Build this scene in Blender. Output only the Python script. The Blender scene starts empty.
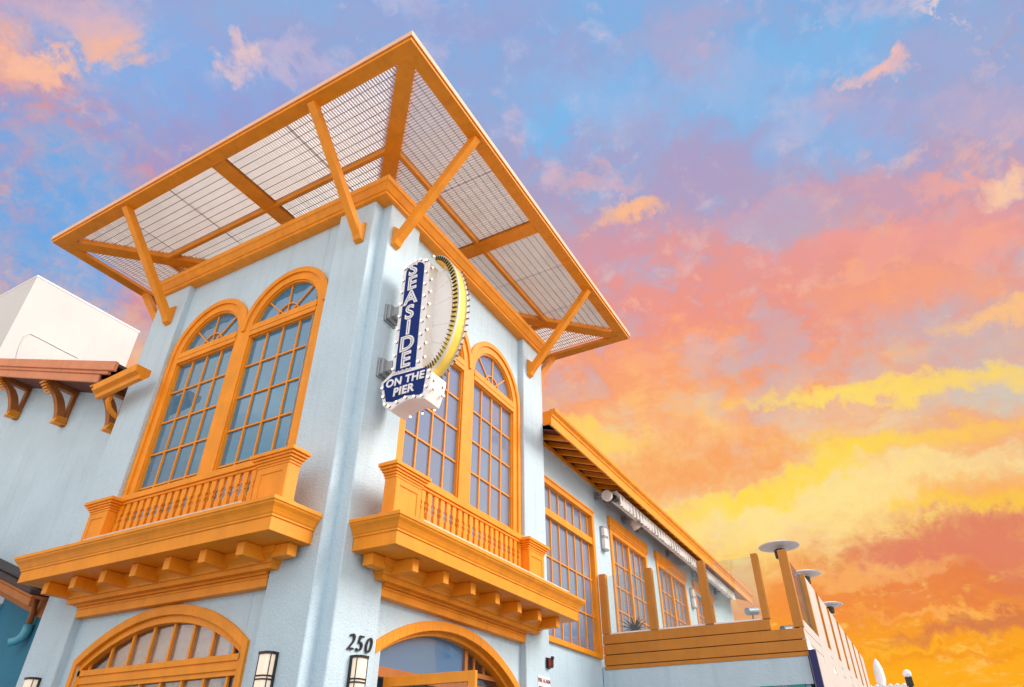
import bpy, bmesh, math, random
from mathutils import Vector, Matrix
random.seed(7)
S = bpy.context.scene
COL = S.collection
R = math.radians
sin, cos, pi = math.sin, math.cos, math.pi

# ------------------------------------------------------------------ camera
CAMP = Vector((-6.988, -6.874, 1.6))
YAW, PIT, ROLL, FPX = R(29.184), R(33.786), R(0.04), 653.3
cd = bpy.data.cameras.new('camera'); cam = bpy.data.objects.new('camera', cd); COL.objects.link(cam)
cd.sensor_width = 36; cd.sensor_fit = 'HORIZONTAL'; cd.lens = FPX / 1024 * 36
cd.clip_start = .05; cd.clip_end = 5000
fw = Vector((cos(PIT)*cos(YAW), cos(PIT)*sin(YAW), sin(PIT)))
rt = Vector((sin(YAW), -cos(YAW), 0)); upv = rt.cross(fw)
rt2 = rt*cos(ROLL) + upv*sin(ROLL); up2 = -rt*sin(ROLL) + upv*cos(ROLL)
cam.matrix_world = Matrix(((rt2.x, up2.x, -fw.x, CAMP.x), (rt2.y, up2.y, -fw.y, CAMP.y), (rt2.z, up2.z, -fw.z, CAMP.z), (0, 0, 0, 1)))
S.camera = cam
S.cycles.max_bounces = 6; S.cycles.diffuse_bounces = 3; S.cycles.glossy_bounces = 3; S.cycles.transparent_max_bounces = 10
S.view_settings.view_transform = 'Standard'; S.view_settings.look = 'None'
S.view_settings.exposure = 0; S.view_settings.gamma = 1; S.view_settings.use_curve_mapping = False

def pixdir(u, v):
    return (fw + rt2*((u-512)/FPX) - up2*((v-343.5)/FPX)).normalized()

def lin(c):
    return tuple(((x/255)/12.92 if x/255 <= .04045 else ((x/255+.055)/1.055)**2.4) for x in c) + (1,)

# ------------------------------------------------------------------ world: sunset sky
SUN_AZ, SUN_EL = R(-62), R(33)          # where the soft sun stands (azimuth from +X)
W = bpy.data.worlds.new('World'); S.world = W; W.use_nodes = True
nt = W.node_tree; nt.nodes.clear()
def N(t, **k):
    n = nt.nodes.new(t)
    for a, b in k.items(): setattr(n, a, b)
    return n
def Lk(a, b): nt.links.new(a, b)
def setin(n, i, v):
    if hasattr(v, 'is_linked') or hasattr(v, 'links'): Lk(v, n.inputs[i])
    else: n.inputs[i].default_value = v
def M_(op, a, b=0.0, c=None, clamp=False):
    n = N('ShaderNodeMath', operation=op); n.use_clamp = clamp
    setin(n, 0, a); setin(n, 1, b)
    if c is not None: setin(n, 2, c)
    return n.outputs[0]
def VM(op, a, b=None):
    n = N('ShaderNodeVectorMath', operation=op)
    setin(n, 0, a)
    if b is not None: setin(n, 1, b)
    return n.outputs['Value'] if op in ('DOT_PRODUCT', 'LENGTH') else n.outputs[0]
def ramp(fac, stops, interp='LINEAR'):
    n = N('ShaderNodeValToRGB'); setin(n, 0, fac); r = n.color_ramp; r.interpolation = interp
    while len(r.elements) > 1: r.elements.remove(r.elements[-1])
    r.elements[0].position = stops[0][0]; r.elements[0].color = lin(stops[0][1])
    for p, c in stops[1:]:
        e = r.elements.new(p); e.color = lin(c)
    return n.outputs[0]
def mapr(v, a, b, c=0.0, d=1.0, it='SMOOTHSTEP'):
    n = N('ShaderNodeMapRange', interpolation_type=it)
    for i, x in enumerate((v, a, b, c, d)): setin(n, i, x)
    return n.outputs[0]
def mix(f, a, b):
    n = N('ShaderNodeMix', data_type='RGBA'); setin(n, 0, f); setin(n, 6, a); setin(n, 7, b)
    return n.outputs[2]
tc = N('ShaderNodeTexCoord'); D = VM('NORMALIZE', tc.outputs['Generated'])
sx = N('ShaderNodeSeparateXYZ'); Lk(D, sx.inputs[0])
zc = M_('MAXIMUM', sx.outputs[2], 0.0)
# cloud layer coordinates: a flat layer seen from below
den = M_('ADD', zc, 0.22)
cv = N('ShaderNodeCombineXYZ'); setin(cv, 0, M_('DIVIDE', sx.outputs[0], den)); setin(cv, 1, M_('DIVIDE', sx.outputs[1], den)); cv.inputs[2].default_value = 3.1
def noise(vec, sc, det=6, rough=.55, dist=0.0):
    n = N('ShaderNodeTexNoise'); Lk(vec, n.inputs['Vector']); n.inputs['Scale'].default_value = sc
    n.inputs['Detail'].default_value = det; n.inputs['Roughness'].default_value = rough; n.inputs['Distortion'].default_value = dist
    return n
n_big = noise(cv.outputs[0], 1.3, 8, .58, .5).outputs[0]
n_mid = noise(cv.outputs[0], 3.2, 6, .62, .4).outputs[0]
n_pat = noise(cv.outputs[0], 7.5, 5, .66, .3).outputs[0]
n_dir = noise(D, 4.0, 8, .62, .4).outputs[0]
n_fine = noise(D, 13.0, 5, .66, .3).outputs[0]
n_vf = noise(D, 34.0, 4, .65, .2).outputs[0]
tilt = M_('MULTIPLY', VM('DOT_PRODUCT', D, (.55, -.83, 0)), .05)
warp = M_('ADD', M_('MULTIPLY', M_('SUBTRACT', n_dir, .5), .30), M_('ADD', M_('MULTIPLY', M_('SUBTRACT', n_fine, .5), .16), tilt))
elv = M_('ADD', zc, warp)
base = ramp(elv, [(.0, (255, 172, 20)), (.16, (255, 172, 22)), (.21, (255, 152, 44)), (.27, (254, 176, 84)), (.34, (255, 212, 140)),
                  (.43, (252, 206, 146)), (.50, (250, 168, 112)), (.57, (238, 156, 136)), (.65, (208, 160, 170)), (.73, (170, 166, 200)), (.82, (140, 176, 222)), (.95, (118, 178, 228))])
cloud = ramp(elv, [(.0, (252, 150, 36)), (.16, (240, 128, 50)), (.26, (232, 134, 84)), (.36, (252, 172, 96)), (.46, (250, 160, 104)),
                   (.54, (238, 148, 124)), (.62, (216, 152, 160)), (.70, (180, 158, 190)), (.8, (164, 162, 206)), (1.0, (158, 168, 212))])
lit = ramp(elv, [(.0, (255, 206, 60)), (.2, (255, 198, 80)), (.33, (255, 228, 110)), (.45, (255, 206, 120)), (.55, (255, 176, 130)), (.66, (244, 186, 168)),
                 (.78, (206, 190, 214)), (1.0, (186, 200, 232))])
clear = ramp(elv, [(.0, (255, 186, 50)), (.3, (255, 214, 150)), (.42, (236, 206, 176)), (.52, (206, 186, 186)), (.62, (176, 178, 206)), (.74, (140, 180, 224)), (1.0, (108, 184, 238))])
def sm(v, a, b_, amt): return mapr(v, a, b_, 0.0, amt)
sky = mix(sm(M_('ADD', M_('MULTIPLY', n_big, .6), M_('MULTIPLY', n_mid, .4)), .44, .60, .9), base, cloud)
# individual clouds and clear patches, each a soft ragged patch standing in its own direction
rag_n = M_('ADD', M_('MULTIPLY', M_('SUBTRACT', n_dir, .5), 2.6), M_('ADD', M_('MULTIPLY', M_('SUBTRACT', n_fine, .5), 4.6), M_('MULTIPLY', M_('SUBTRACT', n_vf, .5), 2.4)))
n_rag = noise(D, 48.0, 4, .68, .6).outputs[0]
nv = noise(D, 10.0, 6, .66, .5); wv_ = VM('SUBTRACT', nv.outputs[1], (.5, .5, .5)); wv_ = VM('MULTIPLY', wv_, (1, 1, .45))
nv2 = noise(D, 30.0, 4, .62, .0); wv2 = VM('SUBTRACT', nv2.outputs[1], (.5, .5, .5))
sc1 = N('ShaderNodeVectorMath', operation='SCALE'); Lk(wv_, sc1.inputs[0]); sc1.inputs['Scale'].default_value = .16
sc2 = N('ShaderNodeVectorMath', operation='SCALE'); Lk(wv2, sc2.inputs[0]); sc2.inputs['Scale'].default_value = .055
DW = VM('ADD', D, VM('ADD', sc1.outputs[0], sc2.outputs[0]))
def blob(sky, u, v, ru, rv, col, amt, tilt=0., rag=1.0, soft=2.5):
    c = pixdir(u, v)
    right = (pixdir(u+1, v) - c).normalized(); down = c.cross(right).normalized()
    if down.z > 0: down = -down
    a = right*cos(R(tilt)) + down*sin(R(tilt)); b = -right*sin(R(tilt)) + down*cos(R(tilt))
    off = VM('SUBTRACT', DW, tuple(c))
    x = M_('DIVIDE', VM('DOT_PRODUCT', off, tuple(a)), ru/FPX); y = M_('DIVIDE', VM('DOT_PRODUCT', off, tuple(b)), rv/FPX)
    r2 = M_('ADD', M_('MULTIPLY', x, x), M_('MULTIPLY', y, y))
    r2 = M_('ADD', r2, M_('MULTIPLY', M_('SUBTRACT', n_rag, .5), 3.2*rag))
    f = mapr(r2, -.6, soft, amt, 0.0)
    return mix(f, sky, lin(col))
AREAS = [
    # broad colour areas
    (880, 40, 240, 90, (112, 178, 230), .75), (620, 30, 140, 60, (128, 176, 226), .6), (330, 40, 160, 60, (150, 164, 214), .7),
    (150, 190, 170, 90, (148, 150, 204), .85), (120, 290, 120, 50, (172, 150, 194), .8, 20), (760, 140, 170, 60, (166, 160, 204), .65),
    (560, 200, 90, 60, (180, 156, 190), .6), (960, 150, 110, 60, (152, 168, 214), .6), (640, 300, 110, 60, (234, 152, 150), .8),
    (800, 310, 190, 70, (244, 152, 130), .8), (620, 380, 110, 50, (252, 160, 112), .85), (980, 320, 90, 50, (206, 174, 180), .7),
    (720, 400, 170, 50, (252, 176, 118), .7), (990, 430, 90, 40, (208, 196, 188), .6), (900, 500, 200, 50, (255, 218, 150), .8), (740, 535, 140, 44, (255, 222, 140), 1.0), (720, 560, 90, 24, (255, 228, 130), .9),
    (930, 590, 160, 50, (234, 130, 76), .85, -6), (985, 556, 100, 30, (214, 122, 92), 1.1, -8), (900, 585, 110, 24, (232, 128, 70), 1.0, -8), (780, 600, 120, 30, (255, 156, 60), .6), (920, 668, 260, 34, (255, 168, 20), .9), (1000, 680, 160, 14, (255, 190, 40), .5),
]
for b in AREAS: sky = blob(sky, *(b[:5] + (b[5]*.78,) + b[6:]))
n_p2 = noise(cv.outputs[0], 5.2, 6, .60, .15).outputs[0]
n_p3 = noise(cv.outputs[0], 11.0, 5, .62, .1).outputs[0]
puff = M_('ADD', M_('MULTIPLY', n_p2, .62), M_('MULTIPLY', n_p3, .38))
hi = mapr(zc, .20, .46, .12, 1.0)
sky = mix(M_('MULTIPLY', hi, sm(puff, .50, .44, .5)), sky, cloud)
sky = mix(M_('MULTIPLY', hi, sm(puff, .52, .60, .6)), sky, lit)
sky = mix(M_('MULTIPLY', hi, sm(puff, .475, .40, .45)), sky, clear)
sky = mix(sm(M_('ADD', M_('MULTIPLY', n_dir, .5), M_('MULTIPLY', n_pat, .5)), .50, .60, .62), sky, clear)
sky = mix(sm(M_('ADD', M_('MULTIPLY', n_pat, .55), M_('MULTIPLY', n_fine, .45)), .52, .62, .50), sky, lit)
sky = mix(sm(M_('ADD', M_('MULTIPLY', n_vf, .5), M_('MULTIPLY', n_fine, .5)), .56, .66, .55), sky, lit)
for b in [
    # broken mauve cloud high up
    (690, 30, 50, 20, (178, 170, 204), .7, -15, 1.1), (720, 75, 40, 22, (190, 172, 202), .7, 10, 1.1), (640, 120, 46, 20, (184, 164, 196), .7, -10, 1.1), (700, 160, 60, 24, (178, 158, 194), .7, -20, 1.1), (820, 180, 60, 18, (186, 160, 186), .7, 5, 1.1), (905, 120, 50, 16, (168, 168, 208), .7, -10, 1.1), (940, 60, 46, 14, (160, 172, 214), .7, 15, 1.1), (1000, 110, 40, 18, (184, 172, 204), .7, -10, 1.1), (850, 100, 44, 16, (176, 166, 204), .7, 5, 1.1), (560, 70, 50, 18, (160, 164, 208), .7, -5, 1.1), (470, 30, 60, 22, (156, 164, 212), .7, 0, 1.1), (300, 110, 60, 24, (150, 158, 212), .7, 10, 1.1), (200, 120, 70, 26, (152, 156, 208), .7, -5, 1.1), (760, 215, 50, 14, (214, 160, 176), .7, -10, 1.1), (880, 195, 40, 12, (208, 160, 176), .7, 0, 1.1), (600, 250, 46, 18, (214, 154, 168), .7, -10, 1.1), (820, 250, 60, 14, (236, 156, 152), .7, -8, 1.1),
    (800, 505, 90, 18, (255, 232, 150), .7, -10), (660, 470, 60, 16, (255, 222, 140), .6), (890, 470, 90, 14, (255, 226, 150), .7, -4),
    # clear holes
    (45, 215, 60, 70, (88, 172, 234), .85), (160, 65, 70, 40, (124, 178, 236), .7), (55, 30, 30, 26, (110, 176, 236), .5),
    (555, 132, 22, 18, (112, 188, 240), .8), (600, 96, 60, 28, (136, 188, 236), .7), (760, 80, 90, 26, (120, 190, 240), .65, -25),
    (835, 140, 50, 30, (130, 186, 236), .6), (790, 225, 50, 16, (172, 176, 204), .6), (970, 345, 60, 30, (190, 186, 196), .55), (1000, 400, 40, 22, (196, 200, 196), .6),
    # sunlit clouds
    (92, 26, 30, 12, (250, 190, 160), .9, 18, .7), (104, 48, 24, 9, (252, 186, 150), .9, 12, .6), (30, 66, 28, 9, (254, 192, 158), 1.0, 10, .6), (70, 10, 50, 16, (206, 178, 200), .7, 10),
    (238, 52, 14, 12, (236, 198, 196), .9, 30, .8), (280, 60, 24, 10, (198, 184, 212), .8, -10), (873, 66, 17, 8, (244, 190, 180), 1.0, 0, .5), (940, 3, 18, 7, (240, 210, 206), .9),
    (628, 212, 34, 11, (255, 188, 140), 1.0, -10, .6), (590, 178, 30, 9, (232, 180, 180), .6), (998, 190, 18, 10, (255, 204, 166), 1.0, -35, .5), (945, 194, 22, 8, (244, 170, 156), .8, 0, .6),
    (920, 232, 60, 10, (242, 160, 150), .75, -14), (990, 240, 40, 9, (244, 164, 148), .75, -18), (990, 318, 36, 8, (255, 196, 130), .95, -22, .6), (900, 290, 60, 16, (252, 164, 120), .7, -12),
    (920, 388, 110, 9, (255, 216, 104), 1.0, -7, .6), (840, 402, 60, 6, (255, 222, 110), .8, -4, .6), (980, 432, 44, 14, (248, 166, 110), .9, -4, .7), (905, 440, 80, 8, (255, 206, 96), .9, -6, .7),
    (700, 470, 90, 24, (250, 160, 92), .9, -8), (800, 478, 80, 9, (255, 222, 70), .85, -24, .6), (730, 505, 60, 8, (255, 220, 80), .75, -10, .6), (600, 438, 40, 10, (255, 216, 100), .8, 10, .6),
    (975, 503, 50, 7, (255, 208, 60), .9, 0, .6), (985, 490, 40, 10, (252, 176, 96), .7), (975, 545, 80, 16, (228, 132, 104), .9, -8, .8), (850, 572, 70, 7, (254, 180, 100), .8, -4, .6),
    (985, 625, 60, 6, (210, 120, 80), .9, -8, .6), (940, 612, 40, 3, (255, 176, 90), .9, 0, .5), (900, 652, 90, 4, (255, 186, 50), .7, 0, .5), (960, 655, 70, 3, (244, 140, 30), .7, 0, .5),
]:
    sky = blob(sky, *b)
# the half of the sky behind the photographer: clear evening daylight
nish = N('ShaderNodeTexSky', sky_type='NISHITA'); nish.sun_disc = False
nish.sun_elevation = SUN_EL; nish.sun_rotation = R(90) - SUN_AZ; nish.air_density = 1.0; nish.dust_density = 1.5
nb = N('ShaderNodeMix', data_type='RGBA', blend_type='MULTIPLY'); nb.inputs[0].default_value = 1
Lk(nish.outputs[0], nb.inputs[6]); nb.inputs[7].default_value = (.13, .13, .13, 1)
back = mix(mapr(n_big, .40, .60, .25, .95), nb.outputs[2], (2.05, 1.97, 1.88, 1))
az = VM('DOT_PRODUCT', D, (cos(YAW), sin(YAW), .25))
fin = mix(mapr(az, -.35, .30), back, sky)
bg = N('ShaderNodeBackground'); Lk(fin, bg.inputs[0]); bg.inputs[1].default_value = 1.0
wo = N('ShaderNodeOutputWorld'); Lk(bg.outputs[0], wo.inputs[0])

sl = bpy.data.lights.new('sun', 'SUN'); sl.energy = 3.0; sl.angle = R(30); sl.color = (1, .93, .85)
so = bpy.data.objects.new('sun', sl); COL.objects.link(so)
sd = Vector((cos(SUN_EL)*cos(SUN_AZ), cos(SUN_EL)*sin(SUN_AZ), sin(SUN_EL)))
so.rotation_euler = sd.to_track_quat('Z', 'Y').to_euler(); so.location = (10, -20, 30)

W.cycles.sampling_method = 'MANUAL'; W.cycles.sample_map_resolution = 512
# ------------------------------------------------------------------ materials
MATS = {}
def mat(name, col, rough=.6, metal=0., var=.06, vscale=3., bump=0., bscale=60., emit=None, estr=0., spec=.5, stain=0.):
    if name in MATS: return MATS[name]
    m = bpy.data.materials.new(name); m.use_nodes = True; t = m.node_tree; b = t.nodes['Principled BSDF']
    b.inputs['Roughness'].default_value = rough; b.inputs['Metallic'].default_value = metal
    b.inputs['Specular IOR Level'].default_value = spec
    tcn = t.nodes.new('ShaderNodeTexCoord')
    def nz(sc, det=5):
        n = t.nodes.new('ShaderNodeTexNoise'); n.inputs['Scale'].default_value = sc; n.inputs['Detail'].default_value = det
        t.links.new(tcn.outputs['Object'], n.inputs['Vector']); return n
    n1 = nz(vscale)
    mr = t.nodes.new('ShaderNodeMapRange'); mr.inputs[1].default_value = .3; mr.inputs[2].default_value = .7
    mr.inputs[3].default_value = 1-var; mr.inputs[4].default_value = 1+var
    t.links.new(n1.outputs[0], mr.inputs[0])
    hs = t.nodes.new('ShaderNodeHueSaturation'); hs.inputs['Color'].default_value = (*col, 1)
    t.links.new(mr.outputs[0], hs.inputs['Value'])
    out = hs.outputs[0]
    if stain:
        # rain streaks and grime: tall thin noise
        mp = t.nodes.new('ShaderNodeMapping'); mp.inputs['Scale'].default_value = (5, 5, .35)
        t.links.new(tcn.outputs['Object'], mp.inputs[0])
        n2 = t.nodes.new('ShaderNodeTexNoise'); n2.inputs['Scale'].default_value = 1.3; n2.inputs['Detail'].default_value = 6
        t.links.new(mp.outputs[0], n2.inputs['Vector'])
        m2 = t.nodes.new('ShaderNodeMapRange'); m2.inputs[1].default_value = .52; m2.inputs[2].default_value = .75
        m2.inputs[3].default_value = 0; m2.inputs[4].default_value = stain; t.links.new(n2.outputs[0], m2.inputs[0])
        mx = t.nodes.new('ShaderNodeMix'); mx.data_type = 'RGBA'; t.links.new(m2.outputs[0], mx.inputs[0])
        t.links.new(out, mx.inputs[6]); mx.inputs[7].default_value = (col[0]*.62, col[1]*.6, col[2]*.58, 1)
        out = mx.outputs[2]
    t.links.new(out, b.inputs['Base Color'])
    if bump:
        nb_ = nz(bscale, 6); nc = nz(bscale*.16, 3)
        ad = t.nodes.new('ShaderNodeMath'); ad.operation = 'ADD'; t.links.new(nb_.outputs[0], ad.inputs[0]); t.links.new(nc.outputs[0], ad.inputs[1])
        bp = t.nodes.new('ShaderNodeBump'); bp.inputs['Strength'].default_value = bump; bp.inputs['Distance'].default_value = .02
        t.links.new(ad.outputs[0], bp.inputs['Height']); t.links.new(bp.outputs[0], b.inputs['Normal'])
    if emit:
        b.inputs['Emission Color'].default_value = (*emit, 1); b.inputs['Emission Strength'].default_value = estr
    MATS[name] = m
    return m
STUCCO = mat('blue_stucco', (.555, .70, .785), .88, var=.05, vscale=.9, bump=.65, bscale=30, stain=.22)
STUCCO_W = mat('white_stucco', (.66, .645, .63), .85, var=.04, vscale=.5, bump=.2, bscale=20, stain=.1)
ORANGE = mat('orange_paint', (.92, .315, .007), .5, var=.09, vscale=2.6, bump=.12, bscale=26, stain=.28)
PEACH = mat('peach_edge_strip', (.88, .52, .30), .4, var=.04)
PLANK = mat('ochre_stained_plank', (.58, .215, .018), .5, var=.08, vscale=2.0, bump=.08, bscale=40, stain=.25)
BROWN = mat('brown_orange_wood', (.42, .13, .022), .5, var=.12, vscale=3, bump=.1, bscale=30, stain=.3)
REDF = mat('faded_red_fascia', (.72, .27, .13), .6, var=.08, vscale=1.2, bump=.08, bscale=30, stain=.3)
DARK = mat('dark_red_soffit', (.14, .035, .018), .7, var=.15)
TILE = mat('dark_roof_tile', (.05, .035, .035), .7, var=.2)
GRATE = mat('galvanised_grating', (.80, .75, .70), .45, .0, var=.04)
WHITE = mat('white_enamel', (.90, .88, .87), .35, var=.03)
CREAM = mat('cream_painted_board', (.64, .60, .57), .5, var=.05, stain=.2)
NAVY = mat('navy_enamel', (.0, .022, .17), .55, var=.08, spec=.2)
YELLOW = mat('yellow_enamel', (.96, .66, .10), .3, var=.06)
BLACK = mat('black_metal', (.012, .013, .016), .4, var=.2)
GREY = mat('grey_metal', (.36, .37, .39), .4, .5, var=.05)
SILVER = mat('brushed_aluminium', (.62, .63, .65), .3, .85, var=.04)
BULB = mat('pearl_bulb', (.85, .82, .74), .12, var=.0, emit=(1, .88, .7), estr=1.0)
SOCKET = mat('brown_socket', (.22, .12, .07), .5, var=.1)
SHADE = mat('frosted_lamp_glass', (.8, .68, .56), .4, var=.02, emit=(1, .78, .58), estr=.42)
RED = mat('red_plastic', (.22, .012, .012), .3, var=.1)
TEAL = mat('teal_paint', (.02, .26, .27), .5, var=.08)
NAVYP = mat('navy_paint', (.008, .012, .12), .5, var=.08)
INTER = mat('interior_plaster', (.16, .26, .36), .8, var=.05)
CURT = mat('pale_curtain', (.88, .86, .86), .9, var=.05)
REFL_TAN = mat('tan_reflection', (.85, .56, .38), .9, var=.1, vscale=12, bump=.3, bscale=60)  # tan colour stands in for a building reflected in the shop glass
DECK = mat('weathered_street_deck', (.12, .15, .19), .85, var=.15, vscale=1.2, bump=.4, bscale=12)
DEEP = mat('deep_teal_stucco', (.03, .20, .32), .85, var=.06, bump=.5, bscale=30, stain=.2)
PIPE = mat('teal_pipe_paint', (.10, .42, .55), .4, var=.05)
CONC = mat('pale_sand_and_concrete', (.74, .68, .60), .9, var=.08, vscale=.6, bump=.2, bscale=8)
LEAF = mat('dark_leaf', (.02, .035, .025), .6, var=.3)
ASPH = mat('sea_water', (.03, .08, .10), .12, var=.2, vscale=.2, bump=.4, bscale=1.2)

def pleat_mat():
    m = mat('pleated_canvas', (.85, .82, .78), .8, var=.04); t = m.node_tree; b = t.nodes['Principled BSDF']
    tcn = t.nodes.new('ShaderNodeTexCoord'); wv = t.nodes.new('ShaderNodeTexWave'); wv.inputs['Scale'].default_value = 1.05; wv.bands_direction = 'X'
    t.links.new(tcn.outputs['Object'], wv.inputs[0])
    rp = t.nodes.new('ShaderNodeValToRGB'); rp.color_ramp.elements[0].color = (.30, .28, .27, 1); rp.color_ramp.elements[1].position = .28; rp.color_ramp.elements[1].color = (.86, .83, .79, 1)  # dark bands in the colour draw the pleat lines
    t.links.new(wv.outputs[0], rp.inputs[0]); t.links.new(rp.outputs[0], b.inputs['Base Color']); return m
def glass_mat(name, tint, body, trans, rough=.02, gl=1.5, boost=1.0, refl=.0):
    m = bpy.data.materials.new(name); m.use_nodes = True; t = m.node_tree; t.nodes.clear()
    o = t.nodes.new('ShaderNodeOutputMaterial')
    tr = t.nodes.new('ShaderNodeBsdfTransparent'); tr.inputs[0].default_value = (*tint, 1)
    df = t.nodes.new('ShaderNodeBsdfDiffuse'); df.inputs[0].default_value = (*body, 1)
    gs = t.nodes.new('ShaderNodeBsdfGlossy'); gs.inputs['Roughness'].default_value = rough; gs.inputs[0].default_value = (.72, .86, 1, 1)
    fr = t.nodes.new('ShaderNodeFresnel'); fr.inputs[0].default_value = gl
    tcn = t.nodes.new('ShaderNodeTexCoord'); nz = t.nodes.new('ShaderNodeTexNoise'); nz.inputs['Scale'].default_value = 2.2; nz.inputs['Detail'].default_value = 1
    t.links.new(tcn.outputs['Object'], nz.inputs['Vector'])
    bp = t.nodes.new('ShaderNodeBump'); bp.inputs['Strength'].default_value = .06; bp.inputs['Distance'].default_value = .05
    t.links.new(nz.outputs[0], bp.inputs['Height']); t.links.new(bp.outputs[0], gs.inputs['Normal'])
    m1 = t.nodes.new('ShaderNodeMixShader'); m1.inputs[0].default_value = trans
    t.links.new(df.outputs[0], m1.inputs[1]); t.links.new(tr.outputs[0], m1.inputs[2])
    mm = t.nodes.new('ShaderNodeMath'); mm.operation = 'MULTIPLY_ADD'; mm.use_clamp = True; mm.inputs[1].default_value = boost; mm.inputs[2].default_value = refl
    t.links.new(fr.outputs[0], mm.inputs[0])
    m2 = t.nodes.new('ShaderNodeMixShader'); t.links.new(mm.outputs[0], m2.inputs[0])
    t.links.new(m1.outputs[0], m2.inputs[1]); t.links.new(gs.outputs[0], m2.inputs[2]); t.links.new(m2.outputs[0], o.inputs[0])
    MATS[name] = m
    return m
GLASS_B = glass_mat('blue_reflection_window_glass', (.6, .8, .95), (.05, .55, 1.0), .62, boost=1.0, refl=.15)  # diffuse blue paints the sky reflected in the left panes
GLASS_P = glass_mat('pale_reflection_window_glass', (.8, .85, .95), (.24, .40, .68), .25, boost=1.0, refl=.22)  # pale diffuse body paints in the bright sky reflection
GLASS_S = glass_mat('sky_reflection_transom_glass', (.8, .85, .95), (.10, .24, .44), .06, boost=1.0, refl=.10)  # reflected sky blue is put into the diffuse colour
GLASS_D = glass_mat('shop_window_glass', (.95, .93, .9), (.06, .04, .03), .93, boost=.45)
GLASS_C = glass_mat('clear_screen_glass', (.94, .97, .96), (.5, .6, .62), .93, boost=.8)

# ------------------------------------------------------------------ mesh helpers
class Fr:
    """a wall frame: u along the wall, d outward, z up"""
    def __init__(s, O, U, Dn): s.O = Vector(O); s.U = Vector(U); s.D = Vector(Dn)
    def p(s, u, d, z): return s.O + s.U*u + s.D*d + Vector((0, 0, z))
L_ = Fr((0, 0, 0), (0, 1, 0), (-1, 0, 0))
R_ = Fr((0, 0, 0), (1, 0, 0), (0, -1, 0))
BX = Fr((7, 0, 0), (0, 1, 0), (1, 0, 0))
BY = Fr((0, 7, 0), (1, 0, 0), (0, 1, 0))
LW = Fr((.5, 0, 0), (0, 1, 0), (-1, 0, 0))
RW = Fr((0, .3, 0), (1, 0, 0), (0, -1, 0))
TP = Fr((10.7, 0, 0), (0, -1, 0), (-1, 0, 0))
TF = Fr((0, -4.8, 0), (1, 0, 0), (0, -1, 0))

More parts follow.
